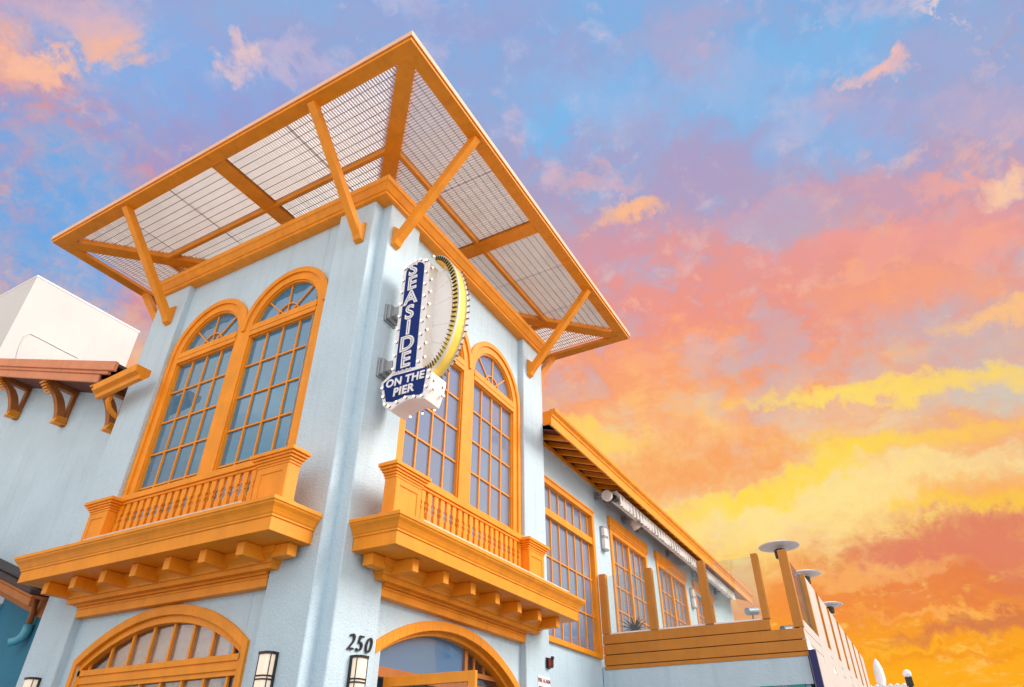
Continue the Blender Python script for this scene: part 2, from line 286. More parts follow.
class MB:
    def __init__(s): s.v = []; s.f = []
    def add(s, vs, fs):
        n = len(s.v); s.v += [Vector(v) for v in vs]; s.f += [[i+n for i in f] for f in fs]; return s
    def hexa(s, P):   # 8 points, 0-3 bottom loop, 4-7 top loop
        return s.add(P, [(0, 3, 2, 1), (4, 5, 6, 7), (0, 1, 5, 4), (1, 2, 6, 5), (2, 3, 7, 6), (3, 0, 4, 7)])
    def wbox(s, x0, x1, y0, y1, z0, z1):
        return s.hexa([(x0, y0, z0), (x1, y0, z0), (x1, y1, z0), (x0, y1, z0), (x0, y0, z1), (x1, y0, z1), (x1, y1, z1), (x0, y1, z1)])
    def box(s, fr, u0, u1, d0, d1, z0, z1, z0b=None, z1b=None):   # z0b,z1b at u1 for sloped boxes
        z0b = z0 if z0b is None else z0b; z1b = z1 if z1b is None else z1b
        return s.hexa([fr.p(u0, d0, z0), fr.p(u1, d0, z0b), fr.p(u1, d1, z0b), fr.p(u0, d1, z0), fr.p(u0, d0, z1), fr.p(u1, d0, z1b), fr.p(u1, d1, z1b), fr.p(u0, d1, z1)])
    def prism(s, A, B):   # two matching closed loops
        n = len(A); return s.add(list(A)+list(B), [list(range(n))[::-1], list(range(n, 2*n))] + [(i, (i+1) % n, n+(i+1) % n, n+i) for i in range(n)])
    def poly(s, fr, pts, d0, d1): return s.prism([fr.p(u, d0, z) for u, z in pts], [fr.p(u, d1, z) for u, z in pts])
    def side(s, fr, pts, u0, u1): return s.prism([fr.p(u0, d, z) for d, z in pts], [fr.p(u1, d, z) for d, z in pts])
    def tube(s, path, r, n=10, cap=True):
        path = [Vector(p) for p in path]; rs = r if isinstance(r, (list, tuple)) else [r]*len(path)
        rings = []; prev = None
        for i, p in enumerate(path):
            t = (path[min(i+1, len(path)-1)] - path[max(i-1, 0)]).normalized()
            a = prev if prev is not None else (Vector((0, 0, 1)) if abs(t.z) < .9 else Vector((1, 0, 0)))
            a = (a - t*a.dot(t)).normalized(); prev = a; b = t.cross(a)
            rings.append([p + (a*cos(2*pi*k/n) + b*sin(2*pi*k/n))*rs[i] for k in range(n)])
        vs = [v for rg in rings for v in rg]; fs = []
        for i in range(len(rings)-1):
            for k in range(n):
                fs.append((i*n+k, i*n+(k+1) % n, (i+1)*n+(k+1) % n, (i+1)*n+k))
        if cap: fs.append(list(range(n))[::-1]); fs.append([(len(rings)-1)*n+k for k in range(n)])
        return s.add(vs, fs)
    def sphere(s, c, r, nu=10, nv=6, sc=(1, 1, 1)):
        c = Vector(c); vs = [c+Vector((0, 0, r*sc[2]))]; fs = []
        for i in range(1, nv):
            a = pi*i/nv
            for k in range(nu): vs.append(c+Vector((r*sc[0]*sin(a)*cos(2*pi*k/nu), r*sc[1]*sin(a)*sin(2*pi*k/nu), r*sc[2]*cos(a))))
        vs.append(c-Vector((0, 0, r*sc[2])))
        for k in range(nu): fs.append((0, 1+k, 1+(k+1) % nu))
        for i in range(nv-2):
            for k in range(nu): fs.append((1+i*nu+k, 1+(i+1)*nu+k, 1+(i+1)*nu+(k+1) % nu, 1+i*nu+(k+1) % nu))
        for k in range(nu): fs.append((1+(nv-2)*nu+k, len(vs)-1, 1+(nv-2)*nu+(k+1) % nu))
        return s.add(vs, fs)
    def lathe(s, c, prof, n=24):   # prof [(r,z)] around vertical axis at c
        c = Vector(c); vs = []; fs = []
        for r, z in prof:
            for k in range(n): vs.append(c+Vector((r*cos(2*pi*k/n), r*sin(2*pi*k/n), z)))
        for i in range(len(prof)-1):
            for k in range(n): fs.append((i*n+k, i*n+(k+1) % n, (i+1)*n+(k+1) % n, (i+1)*n+k))
        fs.append(list(range(n))[::-1]); fs.append([(len(prof)-1)*n+k for k in range(n)])
        return s.add(vs, fs)
    def sweep3(s, fr, A, B, prof, closed_back=0.0):
        """mouldings round three sides of a block that stands on the wall: prof [(off,z)...]; front at d=off, sides at A-off, B+off"""
        n = len(prof)
        rings = [[fr.p(A-o, closed_back, z) for o, z in prof], [fr.p(A-o, o+s.D0, z) for o, z in prof],
                 [fr.p(B+o, o+s.D0, z) for o, z in prof], [fr.p(B+o, closed_back, z) for o, z in prof]]
        vs = [v for r in rings for v in r]; fs = []
        for i in range(3):
            for k in range(n-1): fs.append((i*n+k, i*n+k+1, (i+1)*n+k+1, (i+1)*n+k))
        fs.append([0, n, 2*n, 3*n]); fs.append([n-1, 2*n-1, 3*n-1, 4*n-1])
        fs.append(list(range(n))); fs.append([3*n+k for k in range(n)])
        fs.append([0, n-1, 4*n-1, 3*n])
        return s.add(vs, fs)

def mesh_of(name, mb, m, origin, smooth=False):
    me = bpy.data.meshes.new(name); o = Vector(origin)
    me.from_pydata([tuple(v-o) for v in mb.v], [], [list(f) for f in mb.f])
    bm = bmesh.new(); bm.from_mesh(me); bmesh.ops.recalc_face_normals(bm, faces=bm.faces[:]); bm.to_mesh(me); bm.free()
    if smooth:
        for p in me.polygons: p.use_smooth = True
    me.materials.append(m)
    return me
def origin_of(o):
    v = Vector((0, 0, 0))
    while o is not None: v += o.location; o = o.parent
    return v
def obj(name, mb, m, parent=None, smooth=False, bevel=0., label=None, origin=None):
    org = origin_of(parent) if parent else Vector(origin or (0, 0, 0))
    ob = bpy.data.objects.new(name, mesh_of(name, mb, m, org, smooth)); COL.objects.link(ob)
    if parent: ob.parent = parent
    else: ob.location = org
    if bevel:
        b = ob.modifiers.new('bevel', 'BEVEL'); b.width = bevel; b.segments = 1; b.limit_method = 'ANGLE'; b.angle_limit = R(40)
    if label: ob['label'] = label
    return ob
def tag(o, label=None, cat=None, group=None, kind=None):
    if label: o['label'] = label
    if cat: o['category'] = cat
    if group: o['group'] = group
    if kind: o['kind'] = kind
    return o
def thing(name, loc, label, cat, group=None):
    o = bpy.data.objects.new(name, None); o.empty_display_size = .2; COL.objects.link(o); o.location = loc
    return tag(o, label, cat, group)
def copy_at(src, delta, parent=None):
    c = src.copy(); COL.objects.link(c); c.parent = parent if parent is not None else src.parent; c.location = src.location + Vector(delta); return c
def copy_tree(o, parent=None):
    c = o.copy(); COL.objects.link(c); c.parent = parent
    for ch in list(o.children): copy_tree(ch, c)
    return c

def strips(mb, fr, us, fn, d0, d1):
    """closed solid pieces between consecutive us; fn(u, side) -> list of (zlo,zhi)"""
    for a, b in zip(us[:-1], us[1:]):
        A = fn(a, +1); B = fn(b, -1)
        for (a0, a1), (b0, b1) in zip(A, B):
            if max(a1-a0, b1-b0) < 1e-4: continue
            mb.hexa([fr.p(a, d0, a0), fr.p(b, d0, b0), fr.p(b, d1, b0), fr.p(a, d1, a0), fr.p(a, d0, max(a1, a0+1e-4)), fr.p(b, d0, max(b1, b0+1e-4)), fr.p(b, d1, max(b1, b0+1e-4)), fr.p(a, d1, max(a1, a0+1e-4))])
def arc_us(a, b, n):
    c = (a+b)/2; r = (b-a)/2
    return [c - r*cos(pi*i/n) for i in range(n+1)]
def semi(c, r, z):
    return lambda u: z + math.sqrt(max(0, r*r-(u-c)**2))
def seg(c, rad, ztop):
    return lambda u: ztop - rad + math.sqrt(max(0, rad*rad-(u-c)**2))
def merge_us(*ls):
    o = sorted(set(round(x, 5) for l in ls for x in l)); r = [o[0]]
    for x in o[1:]:
        if x - r[-1] > .002: r.append(x)
    return r

def text_obj(body, size, m, parent, O, X, Y, extrude=.01, offset=0., shear=0., name='lettering', space=1.0, line=1.0):
    cu = bpy.data.curves.new('t', 'FONT'); cu.body = body; cu.size = size; cu.extrude = extrude; cu.offset = offset; cu.shear = shear
    cu.align_x = 'CENTER'; cu.align_y = 'CENTER'; cu.space_character = space; cu.space_line = line; cu.resolution_u = 4
    to = bpy.data.objects.new('t', cu); COL.objects.link(to)
    bpy.context.view_layer.update()
    me = bpy.data.meshes.new_from_object(to.evaluated_get(bpy.context.evaluated_depsgraph_get()))
    bpy.data.objects.remove(to); bpy.data.curves.remove(cu)
    X = Vector(X).normalized(); Y = Vector(Y).normalized(); Z = X.cross(Y)
    org = origin_of(parent) if parent else Vector((0, 0, 0))
    for v in me.vertices:
        c = v.co.copy(); v.co = Vector(O) - org + X*c.x + Y*c.y + Z*c.z
    me.materials.clear(); me.materials.append(m); me.name = name
    ob = bpy.data.objects.new(name, me); COL.objects.link(ob)
    if parent: ob.parent = parent
    return ob

# ------------------------------------------------------------------ ground and sea
mb = MB(); mb.wbox(-400, 400, -400, 400, -.5, 0); g = obj('ground', mb, CONC); tag(g, kind='structure')
mb = MB(); mb.wbox(-13, 60, -16, 14, .004, .012); g = obj('road', mb, DECK); tag(g, kind='structure')  # unseen deck, added dark so lower walls catch less bounced light
mb = MB(); mb.add([(-4000, -4000, -.6), (4000, -4000, -.6), (4000, 4000, -.6), (-4000, 4000, -.6)], [(0, 1, 2, 3)])
g = obj('water', mb, ASPH); tag(g, kind='structure')

# ------------------------------------------------------------------ corner tower
T = thing('corner_tower', (3.5, 3.5, 0), 'pale blue stucco corner tower with orange slatted canopy, tall arched windows and orange balconies', 'building')
ZR = -.09      # the street face on the right reads slightly lower
C1, C2 = 4.70, 2.44
ZC = 9.45
def up_open(ci, zr): return (ci-.89, ci+.89, (lambda u: 5.0), semi(ci, .89, ZC+zr))
def wall_panel(mb, fr, zr, ops, u0=.5, u1=6.5, z0=0, z1=11.82, d0=-.15, d1=-.40):
    us = merge_us([u0, u1], *[arc_us(o[0], o[1], 22) for o in ops])
    def fn(u, side):
        cuts = sorted([(o[2](u), o[3](u)) for o in ops if (o[0]-1e-4 <= u <= o[1]+1e-4) and (o[0] <= u+side*.01 <= o[1])])
        out = []; z = z0
        for a, b in cuts: out.append((z, a)); z = b
        out.append((z, z1)); return out
    for a, b in zip(us[:-1], us[1:]):
        strips(mb, fr, [a, b], fn, d0, d1)
wall = MB()
WL, WR = seg(3.58, 3.55, 3.90), seg(3.45, 4.05, 3.84)
wall_panel(wall, L_, 0, [(C2-1.10, C2+1.10, lambda u: 5.0, semi(C2, 1.10, ZC)), (C1-1.10, C1+1.10, lambda u: 5.0, semi(C1, 1.10, ZC)), (1.6, 5.56, lambda u: 0, WL)], u0=.45, u1=6.2)
wall_panel(wall, R_, 0, [(C2-1.10, C2+1.10, lambda u: 5.0, semi(C2, 1.10, ZC+ZR)), (C1-1.10, C1+1.10, lambda u: 5.0, semi(C1, 1.10, ZC+ZR)), (1.5, 5.7, lambda u: 0, WR)], u0=.45, u1=6.2)
obj('wall', wall, STUCCO, T)
pier = MB()
pier.wbox(0, .5, .24, 1.19, 0, 11.8); pier.wbox(.24, 1.21, 0, .51, 0, 11.81); 
pier.wbox(0, .5, 5.92, 7, 0, 11.8); pier.wbox(5.93, 7, 0, .5, 0, 11.8)
obj('corner_pier', pier, STUCCO, T, bevel=.015)
rear = MB(); rear.wbox(6.75, 7.0, .5, 7, 0, 11.82); rear.wbox(.5, 6.75, 6.75, 7.0, 0, 11.82)
obj('rear_wall', rear, STUCCO, T)
rm = MB(); rm.wbox(.46, 6.74, .46, 6.74, 4.55, 4.7); rm.wbox(.46, 6.74, .46, 6.74, 11.1, 11.3)
obj('floor_slab', rm, INTER, T)
ins = MB(); ins.wbox(2.6, 2.75, 2.6, 6.7, 0, 11.05); ins.wbox(2.75, 6.7, 2.6, 2.75, 0, 11.06)
obj('inner_partition', ins, INTER, T)
top = MB(); top.wbox(.62, 6.38, .62, 6.38, 11.84, 12.98); obj('roof_drum', top, STUCCO, T)

# cornice ring
def ring_sweep(mb, a, b, prof):
    n = len(prof); loops = []
    for (sx_, sy_) in ((0, 0), (1, 0), (1, 1), (0, 1)):
        loops.append([Vector(((b+o) if sx_ else (a-o), (b+o) if sy_ else (a-o), z)) for o, z in prof])
    vs = [v for l in loops for v in l]; fs = []
    for i in range(4):
        j = (i+1) % 4
        for k in range(n-1): fs.append((i*n+k, j*n+k, j*n+k+1, i*n+k+1))
        fs.append((i*n+n-1, j*n+n-1, j*n, i*n))
    mb.add(vs, fs)
cor = MB()
ring_sweep(cor, 0, 7, [(-.26, 11.54), (.05, 11.54), (.06, 11.55), (.08, 11.55), (.08, 11.61), (.11, 11.62), (.19, 11.74), (.22, 11.76), (.22, 11.89), (-.26, 11.89)])
cornice = obj('cornice', cor, ORANGE, T, bevel=.008)

# canopy
can = MB()   # edge beams
ring_sweep(can, 0, 7, [(1.71, 12.70), (2.0, 12.70), (2.0, 12.73), (2.0, 12.78), (2.02, 12.785), (2.02, 12.88), (1.97, 12.88), (1.97, 12.80), (1.71, 12.80)])
canopy = obj('canopy', can, ORANGE, T, bevel=.006)
pu = MB(); ring_sweep(pu, 0, 7, [(.15, 12.70), (.22, 12.70), (.22, 12.86), (.15, 12.86)])
obj('purlin', pu, ORANGE, canopy)
FRS = [L_, R_, BX, BY]
for fr in FRS:
    b = MB(); b.box(fr, 3.23, 3.59, -.55, 1.705, 12.715, 12.735); b.box(fr, 3.26, 3.56, -.55, 1.705, 12.735, 12.90); b.box(fr, 3.23, 3.59, -.55, 1.705, 12.90, 12.92)
    obj('main_beam', b, ORANGE, canopy, bevel=.006)
for (sx_, sy_) in ((-1, -1), (1, -1), (1, 1), (-1, 1)):
    cx, cy = (0 if sx_ < 0 else 7), (0 if sy_ < 0 else 7)
    a = Vector((cx - sx_*.58, cy - sy_*.58, 0)); e = Vector((cx + sx_*1.74, cy + sy_*1.74, 0))
    dr = (e-a).normalized(); sd_ = Vector((-dr.y, dr.x, 0))*.165
    b = MB(); P = [a-sd_, e-sd_, e+sd_, a+sd_]
    b.hexa([p+Vector((0, 0, 12.712)) for p in P]+[p+Vector((0, 0, 12.935)) for p in P])
    obj('hip_beam', b, ORANGE, canopy, bevel=.006)
def strut(fr, u, w=.17):
    b = MB(); zf, zt = 10.5, 12.70; dt = 1.86
    # sloping square tube from the wall foot to the edge beam
    th = .17; ang = math.atan2(zt-10.62, dt-.06); nx, nz_ = -sin(ang)*th/2, cos(ang)*th/2
    p0 = (.03, 10.60); p1 = (dt, zt+.02)
    b.side(fr, [(p0[0]-nx, p0[1]-nz_), (p1[0]-nx, p1[1]-nz_), (p1[0]+nx, p1[1]+nz_), (p0[0]+nx, p0[1]+nz_)], u-w/2, u+w/2)
    b.side(fr, [(.002, 10.48), (.10, 10.52), (.24, 10.78), (.02, 11.0), (.002, 11.0)], u-w/2-.012, u+w/2+.012)
    return obj('strut', b, ORANGE, canopy, bevel=.008)
for fr in FRS:
    for u in (.50, 6.28): strut(fr, u if fr is not R_ else u-.06)
# grating: tall bearing bars across, thin rods along, light T-bars at the joints
for fr in FRS:
    edges = (-1.75, 1.45, 3.24, 3.60, 5.1, 6.78, 8.75)
    for ea, eb in zip(edges[:-1], edges[1:]):
        if (ea, eb) == (3.24, 3.60): continue
        b = MB(); n_b = int((eb-ea-.04)/.064); st = (eb-ea-.04)/n_b
        for i in range(n_b+1):
            u = ea+.02+st*i + random.uniform(-.003, .003)
            dm = max(-.5, -u, u-7)
            if dm < 1.66: b.box(fr, u-.008, u+.008, dm+.12 if (u < .5 or u > 6.5) else -.5, 1.72, 12.84, 12.905)
        obj('grating_panel', b, GRATE, canopy)
    b = MB()
    for k in range(12):
        d = -.3 + .18*k
        b.box(fr, -d+.15, 7+d-.15, d-.006, d+.006, 12.832, 12.842)
    obj('cross_rod', b, GREY, canopy)
tr = MB(); ring_sweep(tr, 0, 7, [(2.0205, 12.775), (2.035, 12.775), (2.035, 12.90), (1.98, 12.90), (1.98, 12.885), (2.0205, 12.885)])  # paler peach strip along the canopy's outer edge
obj('edge_strip', tr, PEACH, canopy)

# ---- arched window pairs
def arched_pair(fr, zr, glassm):
    z0 = 4.86
    outer = []
    def top(u): return max(semi(C1, 1.20, ZC+zr)(u) if abs(u-C1) <= 1.20 else -9, semi(C2, 1.20, ZC+zr)(u) if abs(u-C2) <= 1.20 else -9)
    us = merge_us(arc_us(C1-1.198, C1+1.198, 26), arc_us(C2-1.198, C2+1.198, 26), arc_us(C1-.92, C1+.92, 24), arc_us(C2-.92, C2+.92, 24))
    us = [u for u in us if u >= 1.22]
    mbc = MB()
    def fn(u, side):
        hole = None
        for c in (C1, C2):
            if c-.89-1e-4 <= u <= c+.89+1e-4 and c-.89 <= u+side*.01 <= c+.89: hole = (5.1, semi(c, .89, ZC+zr)(u))
        if hole: return [(z0, hole[0]), (hole[1], top(u))]
        return [(z0, 5.1), (5.1, top(u))]
    def fn2(a, b):
        pass
    for a, b in zip(us[:-1], us[1:]):
        m_ = (a+b)/2
        inh = any(c-.92 < m_ < c+.92 for c in (C1, C2))
        c = next((c for c in (C1, C2) if c-.92 < m_ < c+.92), None)
        f = (lambda u, s, c=c: [(z0, 5.1), (semi(c, .92, ZC+zr)(u), top(u))]) if inh else (lambda u, s: [(z0, top(u))])
        strips(mbc, fr, [a, b], f, -.30, -.125)
    # raised outer band of the casing
    for c in (C1, C2):
        lo = max(1.22, c-1.20) if c == C2 else (C1+C2)/2
        hi = c+1.20 if c == C1 else (C1+C2)/2
        n = 30; ang = [pi*i/n for i in range(n+1)]
        for i in range(n):
            a0, a1 = ang[i], ang[i+1]; q = []
            for a_, r_ in ((a0, 1.09), (a1, 1.09), (a1, 1.21), (a0, 1.21)):
                q.append((c+r_*cos(a_), ZC+zr+r_*sin(a_)))
            if min(p[0] for p in q) < lo-.001 or max(p[0] for p in q) > hi+.001:
                q = [(min(max(p[0], lo), hi), p[1]) for p in q]
                if max(p[0] for p in q)-min(p[0] for p in q) < .004: continue
            mbc.poly(fr, q, -.20, -.085)
    mbc.box(fr, C1+1.09, C1+1.21, -.20, -.085, z0, ZC+zr)
    frame = obj('window', mbc, ORANGE, T)
    # raised sash around each glass + transom + muntins
    mu = MB()
    for c in (C1, C2):
        zt = ZC+zr
        mu.box(fr, c-.917, c+.917, -.26, -.112, zt-.17, zt+.09)                # transom
        mu.box(fr, c-.917, c+.917, -.245, -.100, zt-.06, zt-.02)
        mu.box(fr, c-.919, c-.89, -.26, -.16, 5.1, zt-.17); mu.box(fr, c+.89, c+.919, -.26, -.16, 5.1, zt-.17)
        mu.box(fr, c-.89, c+.89, -.26, -.16, zt-.20, zt-.17)
        for k in (-1, 0, 1): mu.box(fr, c+k*.452-.017, c+k*.452+.017, -.235, -.20, 5.1, zt-.20)
        for k in range(1, 6): mu.box(fr, c-.89, c+.89, -.234, -.202, zt-.17-.725*k-.016, zt-.17-.725*k+.016)
        n = 28                                                             # arched sash ring
        for i in range(n):
            a0, a1 = pi*i/n, pi*(i+1)/n
            mu.poly(fr, [(c+r_*cos(a_), zt+r_*sin(a_)) for a_, r_ in ((a0, .885), (a1, .885), (a1, .922), (a0, .922))], -.26, -.16)
            mu.poly(fr, [(c+r_*cos(a_), zt+.07+r_*sin(a_)) for a_, r_ in ((a0, .30), (a1, .30), (a1, .325), (a0, .325))], -.234, -.20)
        for a_ in (42, 88, 138):
            a_ = R(a_); t_ = Vector((cos(a_), sin(a_))); q_ = Vector((-t_.y, t_.x))*.014; c0 = Vector((c, zt+.07))
            p0 = c0+t_*.02; p1 = c0+t_*.83
            mu.poly(fr, [tuple(p0-q_), tuple(p1-q_), tuple(p1+q_), tuple(p0+q_)], -.232, -.203)
    obj('muntin', mu, ORANGE, frame)
    gl = MB()
    for c in (C1, C2):
        pts = [(c-.91, 5.1)]+[(c-.91*cos(pi*i/24), ZC+zr+.91*sin(pi*i/24)) for i in range(25)]+[(c+.91, 5.1)]
        gl.poly(fr, pts, -.245, -.235)
    obj('pane', gl, glassm, frame)
    # pale curtain gathered at the far side of each light
    cu = MB()
    for c in (C1, C2):
        s0 = c+.42; n = 14
        A = []; B = []
        for i in range(n+1):
            u = s0+.46*i/n; dd = -.29+.015*sin(i*2.3)
            A.append(fr.p(u, dd, 5.0)); B.append(fr.p(u, dd, ZC+zr+.2))
        cu.add(A+B, [(i, i+1, n+2+i, n+1+i) for i in range(n)])
    obj('curtain', cu, CURT, frame)
arched_pair(L_, 0, GLASS_B)
arched_pair(R_, ZR, GLASS_P)

# ---- balconies
def balcony(fr, A, B, zr, beams, far_ped):
    cr = MB(); cr.D0 = .82
    cr.sweep3(fr, A, B, [(-.02, 4.49+zr), (0, 4.49+zr), (0, 4.68+zr), (.02, 4.685+zr), (.02, 4.71+zr), (.035, 4.73+zr), (.05, 4.76+zr), (.075, 4.80+zr), (.115, 4.845+zr), (.125, 4.87+zr), (.14, 4.875+zr), (.14, 4.93+zr), (.02, 4.96+zr)])
    bal = obj('balcony', cr, ORANGE, T, bevel=.004)
    bd = MB(); bd.D0 = .16
    bd.sweep3(fr, 1.0, B-.55, [(0, 4.20+zr), (.0, 4.27+zr), (.03, 4.28+zr), (.04, 4.32+zr), (.07, 4.36+zr), (.12, 4.39+zr), (.13, 4.487+zr), (0, 4.487+zr)])
    obj('bed_moulding', bd, ORANGE, bal, bevel=.004)
    lo = MB(); lo.box(fr, 1.2, 5.91, -.2, .0, 3.99+zr*.6, 4.21+zr); lo.box(fr, 1.2, 5.91, -.2, .05, 4.165+zr, 4.205+zr); lo.box(fr, 1.2, 5.91, -.2, .02, 4.12+zr, 4.14+zr)
    obj('frieze_board', lo, ORANGE, bal, bevel=.004)
    for u in (.62,):
        b = MB(); b.box(fr, u-.02, u+.30, .08, .26, 4.31+zr, 4.486+zr); obj('beam_end', b, ORANGE, bal, bevel=.006)
    for u in beams:
        b = MB(); b.box(fr, u-.075, u+.075, .1, .62, 4.29+zr, 4.486+zr)
        obj('beam_end', b, ORANGE, bal, bevel=.006)
    # pedestals with recessed panel and flaring cap
    for (a, c) in ((.47, 1.12), far_ped):
        p = MB(); p.box(fr, a, c, .44, .66, 4.94+zr, 5.58+zr)
        for q in ((a, a+.1, 4.99, 5.55), (c-.1, c, 4.99, 5.55), (a+.1, c-.1, 5.45, 5.55), (a+.1, c-.1, 4.99, 5.09)):
            p.box(fr, q[0], q[1], .655, .675, q[2]+zr, q[3]+zr)
        for (o, z0, z1) in ((.015, 5.56, 5.60), (.035, 5.60, 5.64), (.065, 5.64, 5.68), (.10, 5.68, 5.72), (.135, 5.72, 5.78)):
            p.box(fr, a-o, c+o, .44-o*.4, .66+o*.75, z0+zr, z1+zr)
        p.box(fr, a-.03, c+.03, .43, .69, 4.95+zr, 5.02+zr)
        obj('pedestal', p, ORANGE, bal, bevel=.005)
    r0, r1 = 1.12, far_ped[0]
    rl = MB(); rl.box(fr, r0, r1, .42, .56, 5.73+zr, 5.84+zr); rl.box(fr, r0, r1, .45, .53, 5.68+zr, 5.73+zr)
    obj('hand_rail', rl, ORANGE, bal, bevel=.006)
    rb = MB(); rb.box(fr, r0, r1, .44, .54, 4.95+zr, 5.06+zr); obj('bottom_rail', rb, ORANGE, bal, bevel=.006)
    n = 20; pit = (r1-r0)/n
    w = .055
    prof = [(-w, 5.06), (w, 5.06), (w, 5.33), (w-.026, 5.36), (w-.026, 5.39), (w-.006, 5.42), (w-.026, 5.45), (w-.026, 5.48), (w, 5.51), (w, 5.685),
            (-w, 5.685), (-w, 5.51), (-w+.026, 5.48), (-w+.026, 5.45), (-w+.006, 5.42), (-w+.026, 5.39), (-w+.026, 5.36), (-w, 5.33)]
    u0 = r0+pit/2
    b = MB(); b.poly(fr, [(u0+x, z+zr) for x, z in prof], .465, .51)
    first = obj('baluster', b, ORANGE, bal)
    for k in range(1, n): copy_at(first, fr.U*(pit*k), bal)
    return bal
balL = balcony(L_, .42, 6.58, 0, [1.18+.805*k for k in range(7)], (4.80, 5.34))
balR = balcony(R_, .42, 6.78, -.05, [1.20+.83*k for k in range(7)], (4.84, 5.50))
for fr, a, b_, z, lab in ((L_, 1.1, 4.9, 5.0, 'thin pale light tube lying along the front edge of the left balcony'), (R_, 1.0, 6.3, 4.95, 'thin pale light tube lying along the front edge of the right balcony')):
    m_ = MB(); m_.box(fr, a, b_, .82, .86, z-.06, z+.012)
    o = obj('light_tube', m_, CREAM, origin=fr.p(a, .83, z), bevel=.01); tag(o, lab, 'light tube', 'light tubes on the balconies')

# ---- shop window under the left balcony
f = MB(); OT = seg(3.58, 3.55, 3.985); IT = seg(3.58, 3.50, 3.72)
def seg_casing(mb, fr, u0, u1, OTf, ITf, w, d0, d1, zbot=0.):
    us = arc_us(u0+w, u1-w, 26)
    strips(mb, fr, us, lambda u, s: [(ITf(u), OTf(u))], d0, d1)
    mb.hexa([fr.p(u0, d0, zbot), fr.p(u0+w, d0, zbot), fr.p(u0+w, d1, zbot), fr.p(u0, d1, zbot), fr.p(u0, d0, OTf(u0)), fr.p(u0+w, d0, OTf(u0+w)), fr.p(u0+w, d1, OTf(u0+w)), fr.p(u0, d1, OTf(u0))])
    mb.hexa([fr.p(u1-w, d0, zbot), fr.p(u1, d0, zbot), fr.p(u1, d1, zbot), fr.p(u1-w, d1, zbot), fr.p(u1-w, d0, OTf(u1-w)), fr.p(u1, d0, OTf(u1)), fr.p(u1, d1, OTf(u1)), fr.p(u1-w, d1, OTf(u1-w))])
seg_casing(f, L_, 1.47, 5.67, OT, seg(3.58, 3.5, 3.83), .1, -.30, -.10)
seg_casing(f, L_, 1.55, 5.60, seg(3.58, 3.5, 3.85), IT, .12, -.32, -.17)
lw = obj('window', f, ORANGE, T, bevel=.005)
f = MB()
f.box(L_, 1.6, 5.55, -.31, -.18, 2.93, 3.02); f.box(L_, 1.6, 5.55, -.31, -.20, 3.02, 3.055); f.box(L_, 1.6, 5.55, -.31, -.17, 3.055, 3.14); f.box(L_, 1.6, 5.55, -.31, -.21, 2.86, 2.93)
for k in range(8):
    u = 1.90+.497*k
    if u < 5.5:
        f.box(L_, u-.022, u+.022, -.272, -.235, 3.14, IT(u)+.02); f.box(L_, u-.022, u+.022, -.272, -.235, .1, 2.86)
f.box(L_, 1.6, 5.55, -.31, -.15, .0, .35)
obj('muntin', f, ORANGE, lw)
f = MB(); pts = [(1.6, .1)]+[(u, IT(u)+.01) for u in arc_us(1.6, 5.56, 20)]+[(5.56, .1)]; f.poly(L_, pts, -.285, -.275)
obj('pane', f, GLASS_D, lw)
f = MB(); f.box(L_, 2.15, 5.02, -.37, -.36, .6, 3.9); obj('reflection_sheet', f, REFL_TAN, lw)  # sheet added behind the pane to imitate the tan reflection

# ---- doorway under the right balcony
f = MB(); OTR = seg(3.45, 4.15, 3.93)
seg_casing(f, R_, 1.2, 5.84, OTR, seg(3.45, 4.05, 3.77), .12, -.30, -.10)
seg_casing(f, R_, 1.3, 5.72, seg(3.45, 4.05, 3.79), seg(3.45, 4.0, 3.70), .14, -.50, -.24)
dw = obj('door_frame', f, ORANGE, T, bevel=.005)
f = MB(); IR = seg(3.45, 4.0, 3.70)
f.box(R_, 1.4, 5.6, -.46, -.30, 2.92, 3.06); f.box(R_, 4.16, 4.26, -.46, -.34, .0, IR(4.2)); f.box(R_, 4.26, 5.6, -.46, -.36, 3.2, 3.28)
for u in (4.55, 4.9): f.box(R_, u-.03, u+.03, -.44, -.38, 3.28, IR(u))
obj('transom_bar', f, BROWN, dw)
f = MB(); pts = [(1.4, 3.06)]+[(u, IR(u)) for u in arc_us(1.4, 4.18, 16)]+[(4.18, 3.06)]; f.poly(R_, pts, -.40, -.39)
obj('pane', f, GLASS_S, dw)
f = MB(); pts = [(4.24, .1)]+[(u, IR(u)) for u in arc_us(4.24, 5.6, 10)]+[(5.6, .1)]; f.poly(R_, pts, -.42, -.41)
obj('pane', f, GLASS_D, dw)
# open door leaf, hinged by the pier and standing out into the street
lf = MB(); DX = Fr((1.72, .2, 0), (0, -1, 0), (-1, 0, 0))
H = 2.90
for q in ((0, .12, 0.02, H), (1.52, 1.64, .02, H), (.12, 1.52, H-.14, H), (.12, 1.52, .02, .28), (.12, 1.52, 1.0, 1.12)): lf.box(DX, q[0], q[1], -.03, .03, q[2], q[3])
leaf = obj('door_leaf', lf, ORANGE, T, bevel=.005)
gl = MB(); gl.box(DX, .12, 1.52, -.006, .006, .28, H-.14); obj('pane', gl, GLASS_D, leaf)
hd = MB(); hd.tube([DX.p(1.56, .03, .95), DX.p(1.56, .09, .97), DX.p(1.56, .09, 1.33), DX.p(1.56, .03, 1.35)], .012); obj('handle', hd, SILVER, leaf, smooth=True)

